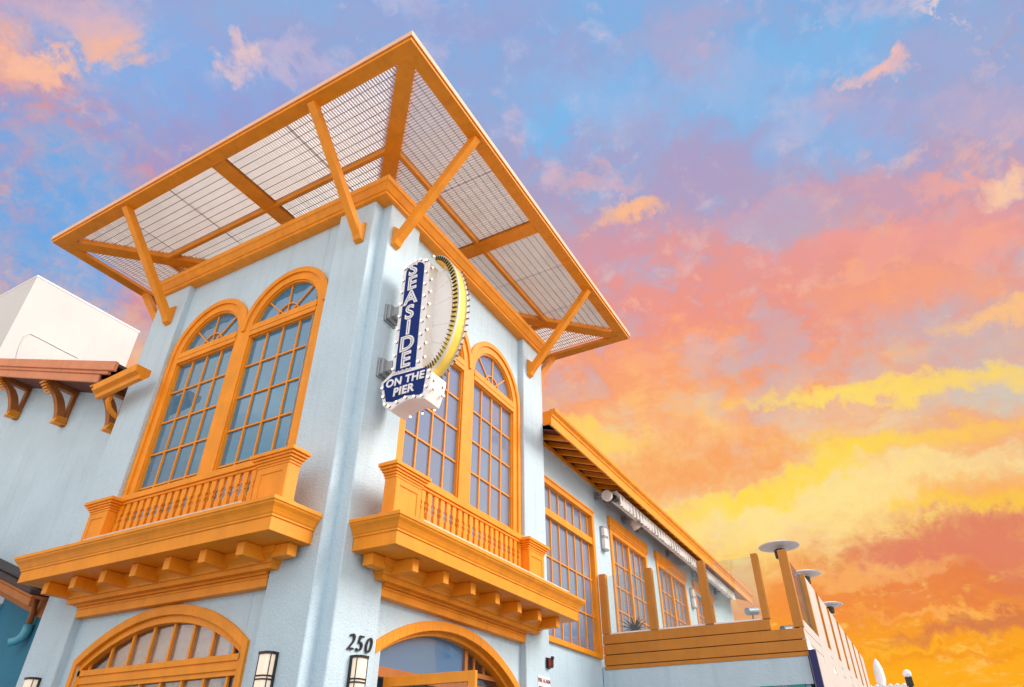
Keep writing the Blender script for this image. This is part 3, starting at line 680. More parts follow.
# ------------------------------------------------------------------ side wing (left), a gable with a rising eave
WG = thing('side_wing', (4, 11, 0), 'blue stucco wing left of the tower with faded red sloping eave on carved brackets', 'building')
zr_ = lambda y: 9.95 + .322*(y-10)
w = MB(); w.hexa([LW.p(7.0, 0, 0), LW.p(17, 0, 0), LW.p(17, -7, 0), LW.p(7.0, -7, 0), LW.p(7.0, 0, zr_(7)), LW.p(17, 0, zr_(17)), LW.p(17, -7, zr_(17)), LW.p(7.0, -7, zr_(7))])
obj('wall', w, STUCCO, WG)
def rake(mb, d0, d1, za, zb, u0=6.92, u1=17.1): mb.box(LW, u0, u1, d0, d1, zr_(u0)+za, zr_(u0)+zb, zr_(u1)+za, zr_(u1)+zb)
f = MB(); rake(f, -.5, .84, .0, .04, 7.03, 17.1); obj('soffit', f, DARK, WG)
f = MB(); rake(f, .84, .90, -.07, .14, 7.6); rake(f, .90, .99, .22, .46, 6.93); rake(f, .86, .94, .14, .22, 7.2)
fas = obj('fascia', f, REDF, WG, bevel=.01)
f = MB(); rake(f, -7.1, .90, .38, .452, 7.03, 17.1); obj('roof', f, TILE, WG)
def corbel(y):
    fr = LW; z = zr_(y)-.01; b = MB(); t = .075
    # wall leg, top arm, curved brace with scrolled ends
    b.side(fr, [(0.0, z), (0.0, z-1.02), (.09, z-1.02), (.09, z)], y-t, y+t)
    b.side(fr, [(.09, z-.13), (.80, z-.13), (.80, z), (.09, z)], y-t, y+t)
    n = 12; inn = []; out = []
    for i in range(n+1):
        s_ = i/n; a_ = s_*pi/2
        inn.append((.09+.58*(1-cos(a_)), z-.98+.84*sin(a_)))
        out.append((.27+.60*(1-cos(a_))**.9, z-1.0+.86*sin(a_)**1.05))
    for i in range(n):
        b.side(fr, [inn[i], out[i], out[i+1], inn[i+1]], y-t, y+t)
    br = obj('corbel_bracket', b, BROWN, WG, bevel=.006)
    s = MB()
    for k in range(4):
        s.side(fr, [(.02, z-1.0+.05*k), (.31-.015*k, z-1.01+.05*k), (.31-.015*k, z-.975+.05*k), (.02, z-.965+.05*k)], y-t-.02, y+t+.02)
    obj('scroll', s, ORANGE, br)
    s = MB()
    for k in range(5):
        s.side(fr, [(.60+.055*k, z-.33+.05*k), (.66+.055*k, z-.36+.05*k), (.68+.055*k, z-.33+.05*k), (.62+.055*k, z-.30+.05*k)], y-t-.02, y+t+.02)
    obj('scroll', s, ORANGE, br)
for y in (7.75, 10.3, 13.05, 15.9): corbel(y)
# boxed gutter that turns the corner against the tower
f = MB(); G = Fr((0, 0, 0), (0, 1, 0), (-1, 0, 0))
gp = [(.25, 8.95), (.25, 8.80), (.36, 8.67), (.46, 8.66), (.48, 8.75), (.58, 8.80), (.60, 8.95)]
f.prism([G.p(5.80, d, z) for d, z in gp], [G.p(7.25, d, z-.10) for d, z in gp])
obj('gutter_box', f, ORANGE, WG, bevel=.006)
f = MB(); f.tube([(-.30, 6.95, 8.66), (-.31, 6.98, 8.50), (-.22, 7.02, 8.38), (-.05, 7.05, 8.30), (.25, 7.10, 8.24), (.48, 7.12, 8.2)], .055, 12); obj('downspout', f, ORANGE, WG, smooth=True)
# lower eave and downspout
rl = lambda y: 5.0 + .33*(y-9.3)
def lrake(mb, d0, d1, za, zb, u0=7.05, u1=17.1): mb.box(LW, u0, u1, d0, d1, rl(u0)+za, rl(u0)+zb, rl(u1)+za, rl(u1)+zb)
f = MB(); lrake(f, .0, .10, -.28, .20); lrake(f, .10, .78, .14, .20); lrake(f, .70, .78, .0, .139); obj('lower_eave', f, BROWN, WG, bevel=.01)
f = MB(); lrake(f, .0, .84, .205, .30); lrake(f, .0, .70, .305, .36); obj('tile_edge', f, TILE, WG, bevel=.02)
f = MB(); f.box(LW, 9.62, 10.3, .0, .16, 0, 4.70); obj('pilaster', f, STUCCO, WG)
f = MB(); f.tube([(.30, 7.98, 4.68), (.30, 8.0, 4.5), (.34, 8.04, 4.36), (.36, 8.06, 4.12)], .055, 12); obj('downspout', f, BROWN, WG, smooth=True)
f = MB(); f.tube([(.36, 8.06, 4.13), (.36, 8.06, 4.0), (.34, 8.09, 3.90), (.28, 8.15, 3.83), (.20, 8.22, 3.80)], [.085, .085, .083, .078, .07], 14); obj('downspout_elbow', f, PIPE, WG, smooth=True)
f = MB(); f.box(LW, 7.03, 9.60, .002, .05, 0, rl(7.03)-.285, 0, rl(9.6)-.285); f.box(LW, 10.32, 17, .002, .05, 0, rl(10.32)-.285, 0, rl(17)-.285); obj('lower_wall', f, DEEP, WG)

# ------------------------------------------------------------------ white block behind
f = MB(); f.wbox(.8, 4.96, 17.6, 32, 0, 17.1)
def CBL(u, v):
    d_ = pixdir(u, v); return CAMP + d_*((17.59-CAMP.y)/d_.y)
RB = obj('rear_building', f, STUCCO_W, origin=(0, 0, 0)); tag(RB, 'plain white box-shaped building rising behind the left wing', 'building')
f = MB(); f.tube([CBL(15, 362), CBL(19, 347), CBL(24.5, 336), CBL(30, 333.5), CBL(45, 341), CBL(60, 349), CBL(78, 358)], .02, 6)
obj('cable', f, STUCCO_W, RB)
f = MB(); f.wbox(.78, 4.98, 17.58, 32.02, 17.1, 17.16); obj('coping', f, WHITE, RB)

# ------------------------------------------------------------------ terrace wing (right)
TW = thing('terrace_wing', (18, 3, 0), 'pale blue wing right of the tower with orange eave, gridded windows and terrace doors', 'building')
def rect_open(a, b, z0, z1): return (a, b, (lambda u: z0), (lambda u: z1))
ZT = 9.25
w = MB()
wall_panel(w, RW, 0, [rect_open(7.2, 10.6, 4.35, 8.1), rect_open(12.15, 15.25, 4.6, 8.05), rect_open(16.6, 19.9, 4.6, 8.1), rect_open(21.4, 24.2, 4.6, 8.1)], u0=7.005, u1=28.3, z0=0, z1=ZT, d0=0, d1=-.25)
obj('wall', w, STUCCO, TW)
w = MB(); w.wbox(28.05, 28.3, .56, 6, 0, ZT-.01); w.wbox(7.1, 28.0, 3.2, 3.4, 0, ZT-.02); obj('inner_wall', w, INTER, TW)
w = MB(); w.box(RW, 7.0, 28.1, -2.9, -.26, 4.4, 4.55); obj('floor_slab', w, INTER, TW)
# eave
def zs(d): return ZT+.14-.36*d          # sloping underside of the roof boards
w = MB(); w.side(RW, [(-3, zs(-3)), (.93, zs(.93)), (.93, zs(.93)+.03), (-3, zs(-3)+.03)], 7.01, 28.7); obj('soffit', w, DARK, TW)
w = MB(); w.side(RW, [(.90, ZT-.36), (.95, ZT-.36), (.95, ZT-.12), (.98, ZT-.10), (.99, ZT-.05), (1.06, ZT+.01), (1.07, ZT+.09), (.90, ZT+.09)], 6.16, 28.75)
w.box(RW, 6.16, 6.22, .70, .90, ZT-.30, ZT+.06)
obj('fascia', w, ORANGE, TW, bevel=.006)
w = MB(); w.side(RW, [(-3, ZT+1.28), (-3, ZT+1.25), (1.0, ZT+.03), (1.0, ZT+.07)], 7.02, 28.7); obj('roof', w, TILE, TW)
rf = MB(); rf.side(RW, [(.0, zs(0)-.15), (.895, zs(.895)-.13), (.895, zs(.895)-.004), (.0, zs(0)-.004)], 7.30, 7.39)
r0 = obj('rafter_tail', rf, ORANGE, TW, bevel=.006)
for k in range(1, 37): copy_at(r0, (.58*k, 0, 0), TW)
w = MB(); w.box(RW, 7.01, 28.2, .002, .05, ZT-.12, ZT-.02); obj('wall_plate', w, ORANGE, TW)
def grid_window(fr, a, b, z0, z1, verts, hors, name='window', fw_=.13, proud=.05, glassm=GLASS_P, tr=None, doors=None):
    m = MB(); m.box(fr, a-.02, a+fw_, -.14, proud, z0, z1); m.box(fr, b-fw_, b+.02, -.14, proud, z0, z1)
    m.box(fr, a+fw_, b-fw_, -.14, proud, z1-fw_, z1+.0); m.box(fr, a+fw_, b-fw_, -.14, proud+.03, z0-.02, z0+.10)
    m.box(fr, a-.05, b+.05, -.0, proud+.025, z1+.002, z1+.06)
    fo = obj(name, m, ORANGE, TW, bevel=.005)
    m = MB()
    for u in verts: m.box(fr, u-.018, u+.018, -.084, -.05, z0+.10, z1-fw_)
    for z in hors: m.box(fr, a+fw_, b-fw_, -.0835, -.052, z-.018, z+.018)
    if tr: m.box(fr, a+fw_, b-fw_, -.13, .02, tr[0], tr[1])
    if doors:
        for u in doors: m.box(fr, u-.06, u+.06, -.13, .0, z0+.1, z1-fw_)
    obj('muntin', m, ORANGE, fo)
    g_ = MB(); g_.box(fr, a+.05, b-.05, -.095, -.085, z0+.05, z1-.06); obj('pane', g_, glassm, fo)
    return fo
grid_window(RW, 7.05, 10.72, 4.26, 8.2, [7.52+.49*k for k in range(7)], [6.24, 5.27], tr=(7.24, 7.42))
grid_window(RW, 12.05, 15.36, 4.56, 8.12, [12.72, 13.3, 14.3, 14.85], [7.2, 6.5, 5.8], tr=None, doors=[13.72], name='terrace_door')
grid_window(RW, 16.5, 20.0, 4.56, 8.2, [17.3, 17.8, 18.85, 19.4], [7.3, 6.6, 5.9], doors=[18.3], name='terrace_door')
grid_window(RW, 21.3, 24.3, 4.56, 8.3, [21.9, 22.4, 23.2, 23.7], [7.3, 6.6, 5.9], doors=[22.8], name='terrace_door')
# header boards over the doors
for a, b_ in ((11.95, 15.45), (16.4, 20.1), (21.2, 24.4)):
    w = MB(); w.box(RW, a, b_, -.01, .10, 8.185, 8.50) if a < 16 else w.box(RW, a, b_, -.01, .10, 8.27, 8.55)
    obj('door_header', w, ORANGE, TW, bevel=.006)
# terrace floor mass below the parapet
w = MB(); w.wbox(10.72, 31.5, -4.78, .28, 3.42, 4.08); w.wbox(10.80, 10.86, -4.7, .2, .0, 3.42)
obj('terrace_base', w, STUCCO, TW)
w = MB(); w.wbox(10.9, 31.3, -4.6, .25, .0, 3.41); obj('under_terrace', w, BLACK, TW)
for y in (-4.45, -3.75, -2.6, -1.3):
    w = MB(); w.wbox(10.62, 10.79, y-.14, y+.14, 0, 3.415); obj('terrace_post', w, TEAL, TW, bevel=.01)
w = MB(); w.wbox(10.60, 10.74, -4.98, -4.83, 0, 4.10); obj('corner_board', w, NAVYP, TW)
w = MB(); w.wbox(10.76, 31.5, -4.86, -4.80, .3, 4.12); obj('side_cladding', w, CREAM, TW)
w = MB(); w.wbox(10.76, 31.5, -4.60, .2, 4.085, 4.12); obj('terrace_floor', w, CONC, TW)

# parapet screens
PS = thing('terrace_screen', (10.7, -2.2, 4.1), 'orange plank parapet with tall posts and glass panels facing the street', 'parapet')
zz = [3.99, 4.09, 4.345, 4.60, 4.85]
pl = MB()
for i in range(4):
    u0, u1 = -.22, (4.10 if zz[i+1] > 4.7 else 4.82)
    pl.box(TP, u0, u1, -.05, .0-.004*(i % 2), zz[i]+(.008 if i else 0)+.003, zz[i+1]-.008)
obj('plank_panel', pl, PLANK, PS, bevel=.004)
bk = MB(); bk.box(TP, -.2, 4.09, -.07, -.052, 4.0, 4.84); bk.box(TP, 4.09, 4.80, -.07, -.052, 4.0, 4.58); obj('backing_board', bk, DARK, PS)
for a, b_, z0 in ((-.22, -.02, 4.86), (1.12, 1.32, 4.86), (2.56, 2.76, 4.86), (3.96, 4.12, 4.86), (4.62, 4.84, 4.61)):
    pb = MB(); pb.box(TP, a, b_, -.16, .012, z0-.0, 6.42); obj('post', pb, PLANK, PS, bevel=.008)
for a, b_ in ((-.02, 1.12), (1.32, 2.56), (2.76, 3.96)):
    pb = MB(); pb.box(TP, a+.003, b_-.003, -.085, -.075, 4.86, 6.36); obj('glass_panel', pb, GLASS_C, PS)
    pb = MB(); pb.box(TP, a+.003, b_-.003, -.10, -.05, 4.853, 4.885); obj('glass_channel', pb, WHITE, PS)
P2 = thing('terrace_screen', (21, -4.8, 4.1), 'cream boarded side parapet with a long row of posts, running away to the right', 'parapet')
pl = MB()
for i, (a, b_) in enumerate(((4.12, 4.36), (4.37, 4.61), (4.62, 4.86))): pl.box(TF, 10.71, 31.4, -.05, .0, a+.006, b_-.004)
obj('plank_panel', pl, CREAM, P2)
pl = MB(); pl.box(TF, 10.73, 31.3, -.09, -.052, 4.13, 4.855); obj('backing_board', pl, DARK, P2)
x = 13.75
while x < 31:
    for q in (x, x+1.93):
        if q+.16 > 31.4: continue
        pb = MB(); pb.box(TF, q, q+.14, -.20, .012, 4.87, 6.50); obj('post', pb, PLANK, P2, bevel=.008)
    pb = MB(); pb.box(TF, x+.142, min(x+1.928, 31.3), -.06, .004, 4.14, 6.46); obj('wind_panel', pb, CREAM, P2)
    x += 2.55
pb = MB(); pb.box(TF, 11.0, 13.7, -.085, -.075, 4.87, 6.4); obj('glass_panel', pb, GLASS_C, P2)

# terrace bits
def heater(x, y, z, r, lab):
    t = thing('patio_heater', (x, y, 4.1), lab, 'patio heater', 'patio heaters along the terrace edge')
    b = MB(); b.tube([(x, y, 4.12), (x, y, z-.25)], .035, 12); b.lathe((x, y, 4.12), [(.25, 0), (.25, .05), (.14, .6), (.05, .65)]); obj('stand', b, SILVER, t, smooth=False)
    b = MB(); b.lathe((x, y, z-.30), [(.07, 0), (.14, .02), (.15, .22), (.09, .25)], 20); obj('burner', b, BLACK, t)
    b = MB(); b.lathe((x, y, z), [(r, 0.0), (r+.015, .015), (r*.75, .07), (r*.3, .12), (.02, .13)], 32)
    obj('reflector', b, WHITE, t)
heater(11.32, -4.62, 6.66, .50, 'nearest patio heater with a wide round reflector above the corner post')
heater(16.0, -4.6, 7.0, .50, 'second patio heater from the corner post, among the pale posts')
heater(22.3, -4.6, 7.25, .50, 'farthest patio heater, smallest round reflector above the post row')
# folded awning
AW = thing('awning', (19, 0, 8.9), 'retracted white awning cassette with pleated valance under the right eave', 'awning')
a0, a1 = 10.95, 25.9
b = MB(); b.tube([(a0, -.15, 8.76), (a1, -.15, 8.76)], .07, 16); obj('roller', b, WHITE, AW, smooth=True)
b = MB(); b.wbox(a0+.1, a1, -.42, -.03, 8.86, 8.885); obj('hood', b, WHITE, AW, bevel=.006)
n = 180; A = []; Bv = []
for i in range(n+1):
    x = a0+.35+(a1-a0-.4)*i/n; y = -.40+.035*(1 if i % 2 else -1)
    A.append((x, -.41, 8.86)); Bv.append((x, y, 8.555-.035*abs(sin(i*pi/10))))
b = MB(); b.add(A+Bv, [(i, i+1, n+2+i, n+1+i) for i in range(n)])
vv = obj('valance', b, pleat_mat(), AW); sm = vv.modifiers.new('solid', 'SOLIDIFY'); sm.thickness = .006
b = MB(); b.tube([(a0-.10, -.16, 8.73), (a0+.02, -.16, 8.73)], .16, 20); obj('end_cap', b, WHITE, AW)
b = MB(); b.tube([(a0+.10, -.30, 8.70), (a0+.30, -.30, 8.70)], .10, 14); b.wbox(a0+.04, a0+.16, -.36, .0, 8.60, 8.64); obj('motor', b, BLACK, AW)
for x in (a0+.12, 14.6, 18.0, 21.4, 25):
    b = MB(); b.tube([(x, .28, 8.85), (x, -.1, 8.80), (x+.2, -.2, 8.72)], .03, 8); b.wbox(x-.05, x+.05, .2, .296, 8.72, 8.96)
    obj('arm_bracket', b, GREY, AW)
# dome flood light
FL = thing('flood_light', (13.5, .15, 8.7), 'small white dome light fixed to the wall under the awning', 'wall light')
b = MB(); b.wbox(13.30, 13.46, .2, .298, 8.68, 8.90); b.tube([(13.4, .22, 8.8), (13.5, .02, 8.76)], .03, 8); obj('mount', b, GREY, FL)
b = MB(); b.tube([(13.5, .06, 8.82), (13.55, -.02, 8.72), (13.6, -.10, 8.60), (13.63, -.14, 8.52)], [.07, .14, .17, .175], 18); obj('dome', b, WHITE, FL, smooth=True)

# ------------------------------------------------------------------ wall lanterns
def lantern(fr, u, z0, z1, lab, grp, w=.21, dep=.16, grey=False):
    t = thing('wall_lantern', fr.p(u, 0, z0), lab, 'wall light', grp)
    m = GREY if grey else BLACK
    b = MB(); b.box(fr, u-w*.5, u+w*.5, .002, .035, z0, z1); obj('back_plate', b, m, t, bevel=.004)
    b = MB(); pts = [(u-w*.40, .035), (u-w*.40, dep*.72), (u-w*.24, dep), (u+w*.24, dep), (u+w*.40, dep*.72), (u+w*.40, .035)]
    b.prism([fr.p(x, d, z0+.03) for x, d in pts], [fr.p(x, d, z1-.03) for x, d in pts]); obj('lamp_shade', b, SHADE if not grey else WHITE, t)
    b = MB()
    P = [(u-w*.50, .036), (u-w*.50, dep*.75), (u-w*.28, dep+.02), (u+w*.28, dep+.02), (u+w*.50, dep*.75), (u+w*.50, .036)]
    h = z1-z0
    for za, zb in ((z1-.035, z1), (z0, z0+.035)): b.prism([fr.p(x, d, za) for x, d in P], [fr.p(x, d, zb) for x, d in P])
    P2_ = [(u+(x-u)*.94, d*.97) for x, d in P]
    for za, zb in ((z0+h*.50, z0+h*.50+.02), (z0+h*.56, z0+h*.56+.02)): b.prism([fr.p(x, d, za) for x, d in P2_], [fr.p(x, d, zb) for x, d in P2_])
    for x in (u-w*.44, u+w*.44): b.box(fr, x-.008, x+.008, dep*.74, dep*.80, z0+.03, z1-.03)
    obj('cage', b, m, t, bevel=.002)
GL = 'wall lanterns on the tower piers'
lantern(R_, .80, 2.36, 3.06, 'black caged lantern directly below the house number 250', GL, .26)
lantern(L_, .80, 2.36, 3.06, 'black caged lantern on the pier between the big arched window and the tower corner', GL, .26)
lantern(L_, 6.38, 2.36, 3.06, 'black caged lantern on the far left pier, at the lower left edge of the view', GL, .26)
GW = 'wall lanterns on the terrace wing'
lantern(RW, 11.42, 7.28, 7.98, 'grey caged wall lantern between the big gridded window and the first terrace door', GW, .3, .15, True)
lantern(RW, 20.75, 7.35, 8.1, 'small grey caged wall lantern between the second and third terrace doors', GW, .3, .15, True)
# ------------------------------------------------------------------ house number, fire alarm, notice
HN = thing('house_number', (.82, 0, 3.1), 'black numerals 250 mounted on the tower pier above the lantern', 'number')
for ch, x in (('2', .63), ('5', .81), ('0', 1.0)):
    text_obj(ch, .31, BLACK, HN, (x, -.02, 3.22), (1, 0, 0), (0, 0, 1), .012, -.002, .22, name='numeral')
FA = thing('fire_alarm', (6.92, 0, 3.6), 'dark red and black fire alarm horn on the right pier above the notice', 'alarm')
b = MB(); b.wbox(6.80, 7.0, -.03, -.002, 3.59, 3.80); obj('back_plate', b, BLACK, FA, bevel=.01)
b = MB(); b.wbox(6.81, 6.99, -.11, -.031, 3.60, 3.79); obj('horn_body', b, RED, FA, bevel=.025)
b = MB()
for i in range(4): b.wbox(6.84, 6.96, -.118, -.109, 3.63+.035*i, 3.645+.035*i)
b.wbox(6.86, 6.94, -.14, -.10, 3.76, 3.82)
obj('grille', b, BLACK, FA)
NT = thing('notice_plate', (6.74, 0, 3.1), 'white notice plate with red FIRE ALARM lettering on the right pier', 'sign')
b = MB(); b.wbox(6.42, 6.97, -.012, -.002, 2.85, 3.42); obj('plate', b, WHITE, NT, bevel=.004)
text_obj('FIRE ALARM', .105, RED, NT, (6.695, -.014, 3.33), (1, 0, 0), (0, 0, 1), .002, .002)
text_obj('SPRINKLER', .105, RED, NT, (6.695, -.014, 3.18), (1, 0, 0), (0, 0, 1), .002, .002)

# ------------------------------------------------------------------ blade sign
XF, XB = .50, .86
SG = thing('blade_sign', (.68, -.6, 6.7), 'tall navy and white blade sign reading SEASIDE ON THE PIER with a yellow half wheel', 'sign')
def yz_prism(mb, pts, x0, x1): mb.prism([(x0, y, z) for y, z in pts], [(x1, y, z) for y, z in pts]); return mb
def rowpts(c, n): return c
# white column body with rounded top
yl0, yr0, yl1, yr1 = -.29, -.93, -.26, -.90    # bottom / top edges (y)
zt, zb = 9.72, 7.30
colpts = [(yl0, zb), (yr0, zb), (yr1, zt)] + [((yl1+yr1)/2 - .32*cos(a), zt+.26*sin(a)) for a in [pi*i/12 for i in range(1, 12)]] + [(yl1, zt)]
b = MB(); yz_prism(b, colpts, XF, XB)
body = obj('sign_column', b, WHITE, SG, bevel=.012)
ym = -.585
bl = [(-.375, 7.36), (-.80, 7.36), (-.785, 9.72)]+[(-.575-.21*cos(pi*i/10), 9.72+.17*sin(pi*i/10)) for i in range(1, 10)]+[(-.365, 9.72)]
b = MB(); yz_prism(b, bl, XF-.012, XF-.001); obj('blue_face', b, NAVY, body)
b = MB(); yz_prism(b, bl, XB+.001, XB+.012); obj('blue_face', b, NAVY, body)
# lower box: slightly flared, scalloped bottom
lowp = [(-.10, 7.33), (-.30, 7.48), (-.9, 7.46), (-1.20, 7.24), (-1.16, 7.0), (-1.08, 6.76)] + [(-1.08+.70*t, 6.76+.10*sin(pi*t)-.04*t) for t in (.2, .35, .5, .65, .8)] + [(-.38, 6.72), (-.20, 6.86)]
b = MB(); yz_prism(b, lowp, XF-.03, XB+.03); box_ = obj('sign_box', b, WHITE, SG, bevel=.012)
blp = [(-.17, 7.30), (-.36, 7.40), (-1.08, 7.37), (-1.03, 6.90), (-.98, 6.87), (-.7, 6.93), (-.42, 6.88), (-.27, 6.92)]
b = MB(); yz_prism(b, blp, XF-.042, XF-.031); obj('blue_face', b, NAVY, box_)
b = MB(); yz_prism(b, blp, XB+.031, XB+.042); obj('blue_face', b, NAVY, box_)
b = MB()   # little wave line between the two faces
wv = [(-.34-.045*i, 7.435+(.025 if i % 2 else 0)) for i in range(10)]
b.tube([(XF-.045, y, z) for y, z in wv], .009, 6); obj('wave_line', b, WHITE, box_)
for xs, sgn in ((XF-.014, -1), (XB+.014, 1)):
    Xd = (0, sgn, 0)
    for i, ch in enumerate('SEASIDE'):
        z = 9.735-.345*i
        y0 = -.535 - (0.008*i)
        text_obj(ch, .43, WHITE, body, (xs, y0, z), Xd, (0, 0, 1), .012, .015, .0, name='letter')
        text_obj(ch, .43, NAVY, body, (xs+sgn*.013, y0, z), Xd, (0, 0, 1), .002, -.016, .0, name='letter')
for xs, sgn in ((XF-.045, -1), (XB+.045, 1)):
    text_obj('ON THE', .205, WHITE, box_, (xs, -.64, 7.24), (0, sgn, -sgn*.02*-1), (0, 0, 1), .01, .007, .05, name='letter', space=1.08)
    text_obj('PIER', .215, WHITE, box_, (xs, -.63, 7.04), (0, sgn, 0), (0, 0, 1), .01, .007, .05, name='letter', space=1.08)
# bulbs round the edges
def make_bulb(p, ax, parent):
    p = Vector(p); ax = Vector(ax)
    return p, ax, parent
bulb_src = {}
def bulb(p, ax, parent):
    key = tuple(ax)
    p = Vector(p)
    if key not in bulb_src:
        m1 = MB(); a = Vector(ax); m1.tube([Vector((0, 0, 0)), a*.022], .022, 8)
        s_ = bpy.data.objects.new('socket', mesh_of('socket', m1, SOCKET, (0, 0, 0)))
        m2 = MB(); m2.sphere(a*.036, .023, 12, 8)
        bulb_src[key] = (s_.data, mesh_of('bulb', m2, BULB, (0, 0, 0), True)); bpy.data.objects.remove(s_)
    me1, me2 = bulb_src[key]
    o = bpy.data.objects.new('bulb', me2); COL.objects.link(o); o.parent = parent; o.location = p - origin_of(parent)
    q = bpy.data.objects.new('socket', me1); COL.objects.link(q); q.parent = o
    return o
for i in range(9):
    z = 7.55+.285*i
    for y in (-.33, -.865):
        bulb((XF-.001, y + (.01 if z > 9 else 0), z), (-1, 0, 0), SG)
    bulb((XF+.03, yr0-.0+.003, z+.1), (0, -1, 0), SG); bulb((XB-.03, yr0+.003, z+.1), (0, -1, 0), SG)
for a in (35, 65, 90, 115, 145): bulb((XF-.001, -.58-.27*cos(R(a)), 9.72+.215*sin(R(a))), (-1, 0, 0), SG)
for y, z in ((-.17, 7.2), (-.21, 7.02), (-.27, 6.86), (-.36, 6.80), (-.52, 6.84), (-.70, 6.88), (-.88, 6.85), (-1.03, 6.82), (-1.10, 6.98), (-1.13, 7.15), (-1.15, 7.27)):
    bulb((XF-.031, y, z), (-1, 0, 0), SG)
for x in (XF+.05, XB-.05):
    for z in (6.95, 7.12): bulb((x, -1.175, z), (0, -1, 0), SG)
for y in (-.5, -.75, -1.0): bulb((XB+.01, y, 6.80), (0, 0, -1), SG)
# half wheel: a curved band with ribs and bulbs on both edges
zc0, ay, az_ = 8.68, .63, 1.30
XW0, XW1 = .60, .92
def ell(t, k=1.0): return (-.90 - ay*k*sin(t), zc0 + az_*(1-(1-k)*.5)*cos(t))
n = 56; bnd = MB()
for i in range(n):
    t0, t1 = R(3)+R(177)*i/n, R(3)+R(177)*(i+1)/n
    (y0, z0), (y1, z1) = ell(t0), ell(t1); (a0_, c0_), (a1_, c1_) = ell(t0, .87), ell(t1, .87)
    bnd.prism([(XW0, y0, z0), (XW0, y1, z1), (XW0, a1_, c1_), (XW0, a0_, c0_)], [(XW1, y0, z0), (XW1, y1, z1), (XW1, a1_, c1_), (XW1, a0_, c0_)])
wheel = obj('half_wheel', bnd, YELLOW, SG)
rb = MB()
for i in range(1, 38):
    t = R(4)+R(174)*i/38
    (y0, z0), (y1, z1) = ell(t, 1.0), ell(t, .85)
    tt = Vector((0, -ay*cos(t), -az_*sin(t))).normalized()*.008
    P = [Vector((XW0-.03, y0, z0)), Vector((XW0-.03, y1, z1)), Vector((XW0-.003, y1, z1)), Vector((XW0-.003, y0, z0))]
    rb.hexa([p-tt for p in P]+[p+tt for p in P])
obj('rib', rb, BLACK, wheel)
for xa, xb in ((XW0+.001, XW0+.05), (XW1-.05, XW1-.001)):
    wr = MB()
    for i in range(n):
        t0, t1 = R(3)+R(177)*i/n, R(3)+R(177)*(i+1)/n
        (y0, z0), (y1, z1) = ell(t0, 1.035), ell(t1, 1.035); (a0_, c0_), (a1_, c1_) = ell(t0), ell(t1)
        wr.prism([(xa, y0, z0), (xa, y1, z1), (xa, a1_, c1_), (xa, a0_, c0_)], [(xb, y0, z0), (xb, y1, z1), (xb, a1_, c1_), (xb, a0_, c0_)])
    obj('rim', wr, CREAM, wheel)
dsk = MB(); yz_prism(dsk, [(-.90, 9.72)]+[ell(R(20)+R(140)*i/20, .66) for i in range(21)]+[(-.90, 7.6)], .74, .78); obj('wheel_disc', dsk, WHITE, SG)
for i in range(1, 22):
    t = R(40)+R(130)*i/22; y, z = ell(t, 1.035)
    pg = MB(); pg.tube([(XW1-.03, y, z), (XW1-.03, y-.05*sin(t), z+.05*cos(t))], .016, 6); obj('peg', pg, SOCKET, wheel)
sp = MB()
for t in (25, 50, 75, 105, 130, 155):
    y, z = ell(R(t), .84); sp.tube([(.75, -.92, zc0+(z-zc0)*.75), (.75, y, z)], .02, 8)
obj('spoke', sp, WHITE, wheel)
# wall mounts
for z in (7.68, 8.88):
    b = MB(); b.wbox(.42, .76, -.05, -.002, z-.19, z+.19); b.wbox(.50, .72, -.27, -.05, z-.1, z+.1); b.wbox(.44, .74, -.12, -.05, z-.16, z+.16)
    obj('mount_box', b, GREY, SG, bevel=.008)

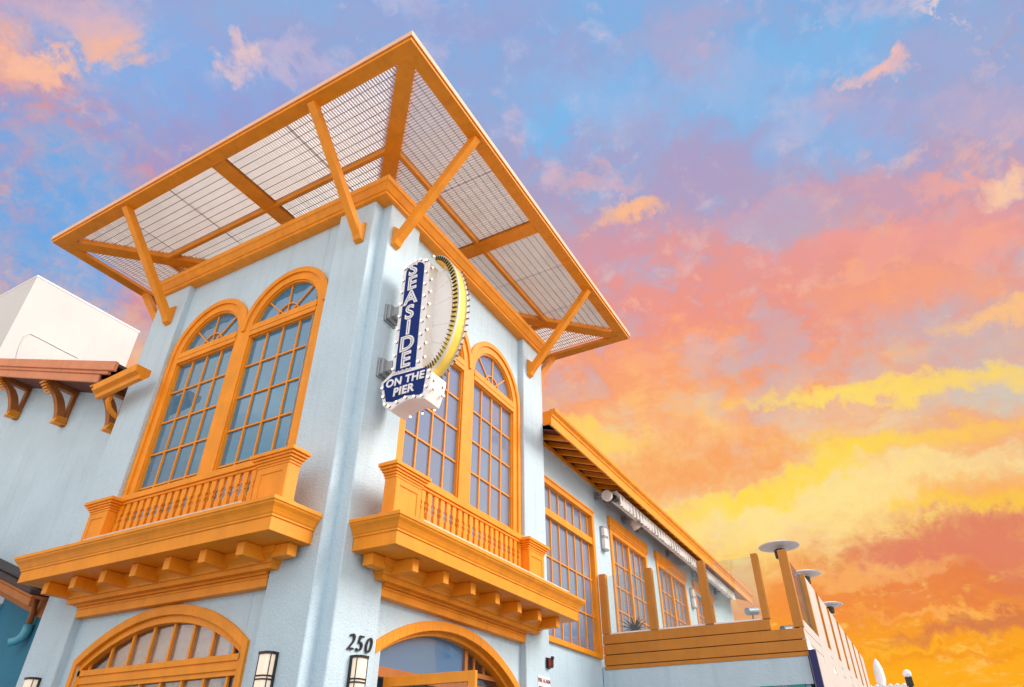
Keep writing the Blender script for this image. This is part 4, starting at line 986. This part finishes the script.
# ------------------------------------------------------------------ small things on the terrace
PT = thing('potted_plant', (11.15, -.55, 4.12), 'dark spiky potted plant behind the first glass panel of the terrace', 'plant')
b = MB(); b.lathe((11.15, -.55, 4.12), [(.13, 0), (.2, .38), (.22, .4), (.2, .42)], 18); obj('pot', b, GREY, PT)
b = MB()
for i in range(26):
    a = random.uniform(0, 2*pi); e = random.uniform(.2, 1.3); l = random.uniform(.3, .55)
    c = Vector((11.15, -.55, 4.95)); d_ = Vector((cos(a)*cos(e), sin(a)*cos(e), sin(e)))
    b.tube([c, c+d_*l*.6, c+d_*l+Vector((0, 0, -.06))], [.016, .014, .003], 5)
b.tube([(11.15, -.55, 4.5), (11.15, -.55, 4.98)], .03, 8)
obj('leaves', b, LEAF, PT)
for (x, y, z, lab) in ((12.06, -3.5, 5.3, 'grey drum spotlight above the plank parapet, left one of two'), (11.94, -4.3, 4.76, 'grey drum spotlight in the step of the plank parapet, right one of two')):
    t = thing('spotlight', (x, y, 4.12), lab, 'spotlight', 'spotlights behind the parapet')
    b = MB(); b.tube([(x-.15, y+.1, z+.0), (x+.15, y-.1, z+.05)], .10, 16); obj('drum', b, GREY, t, bevel=.01)
    b = MB(); b.tube([(x, y, 4.12), (x, y, z-.05)], .02, 8); obj('stem', b, BLACK, t)

# ------------------------------------------------------------------ things far along the pier
def far_tent():
    t = thing('pier_kiosk', (45, -5.2, 0), 'distant blue and white pier kiosk with scalloped roof, at the bottom right', 'kiosk')
    b = MB(); b.wbox(44, 47, -6.0, -3.6, 0, 6.3); obj('body', b, mat('kiosk_blue', (.03, .13, .26), .5), t)
    b = MB(); b.wbox(43.8, 47.2, -6.1, -3.5, 6.3, 6.5)
    for i in range(7): b.sphere((43.9, -3.7-.38*i, 6.48), .12, 10, 6)
    obj('roof_trim', b, WHITE, t)
    b = MB(); b.lathe((44.5, -4.75, 6.5), [(.20, 0), (.30, .4), (.28, 1.0), (.16, 1.4), (.03, 1.6)], 12); obj('finial', b, WHITE, t, smooth=True)
far_tent()
t = thing('street_lamp', (45, -6.3, 0), 'distant street lamp with white globe head, at the bottom right', 'lamp')
b = MB(); b.tube([(45, -6.3, 0), (45, -6.3, 6.9)], .12, 10); b.wbox(44.85, 45.15, -6.5, -6.1, 6.5, 7.0); obj('post', b, BLACK, t)
b = MB(); b.sphere((45, -6.3, 7.2), .25, 14, 8); obj('globe', b, WHITE, t, smooth=True)
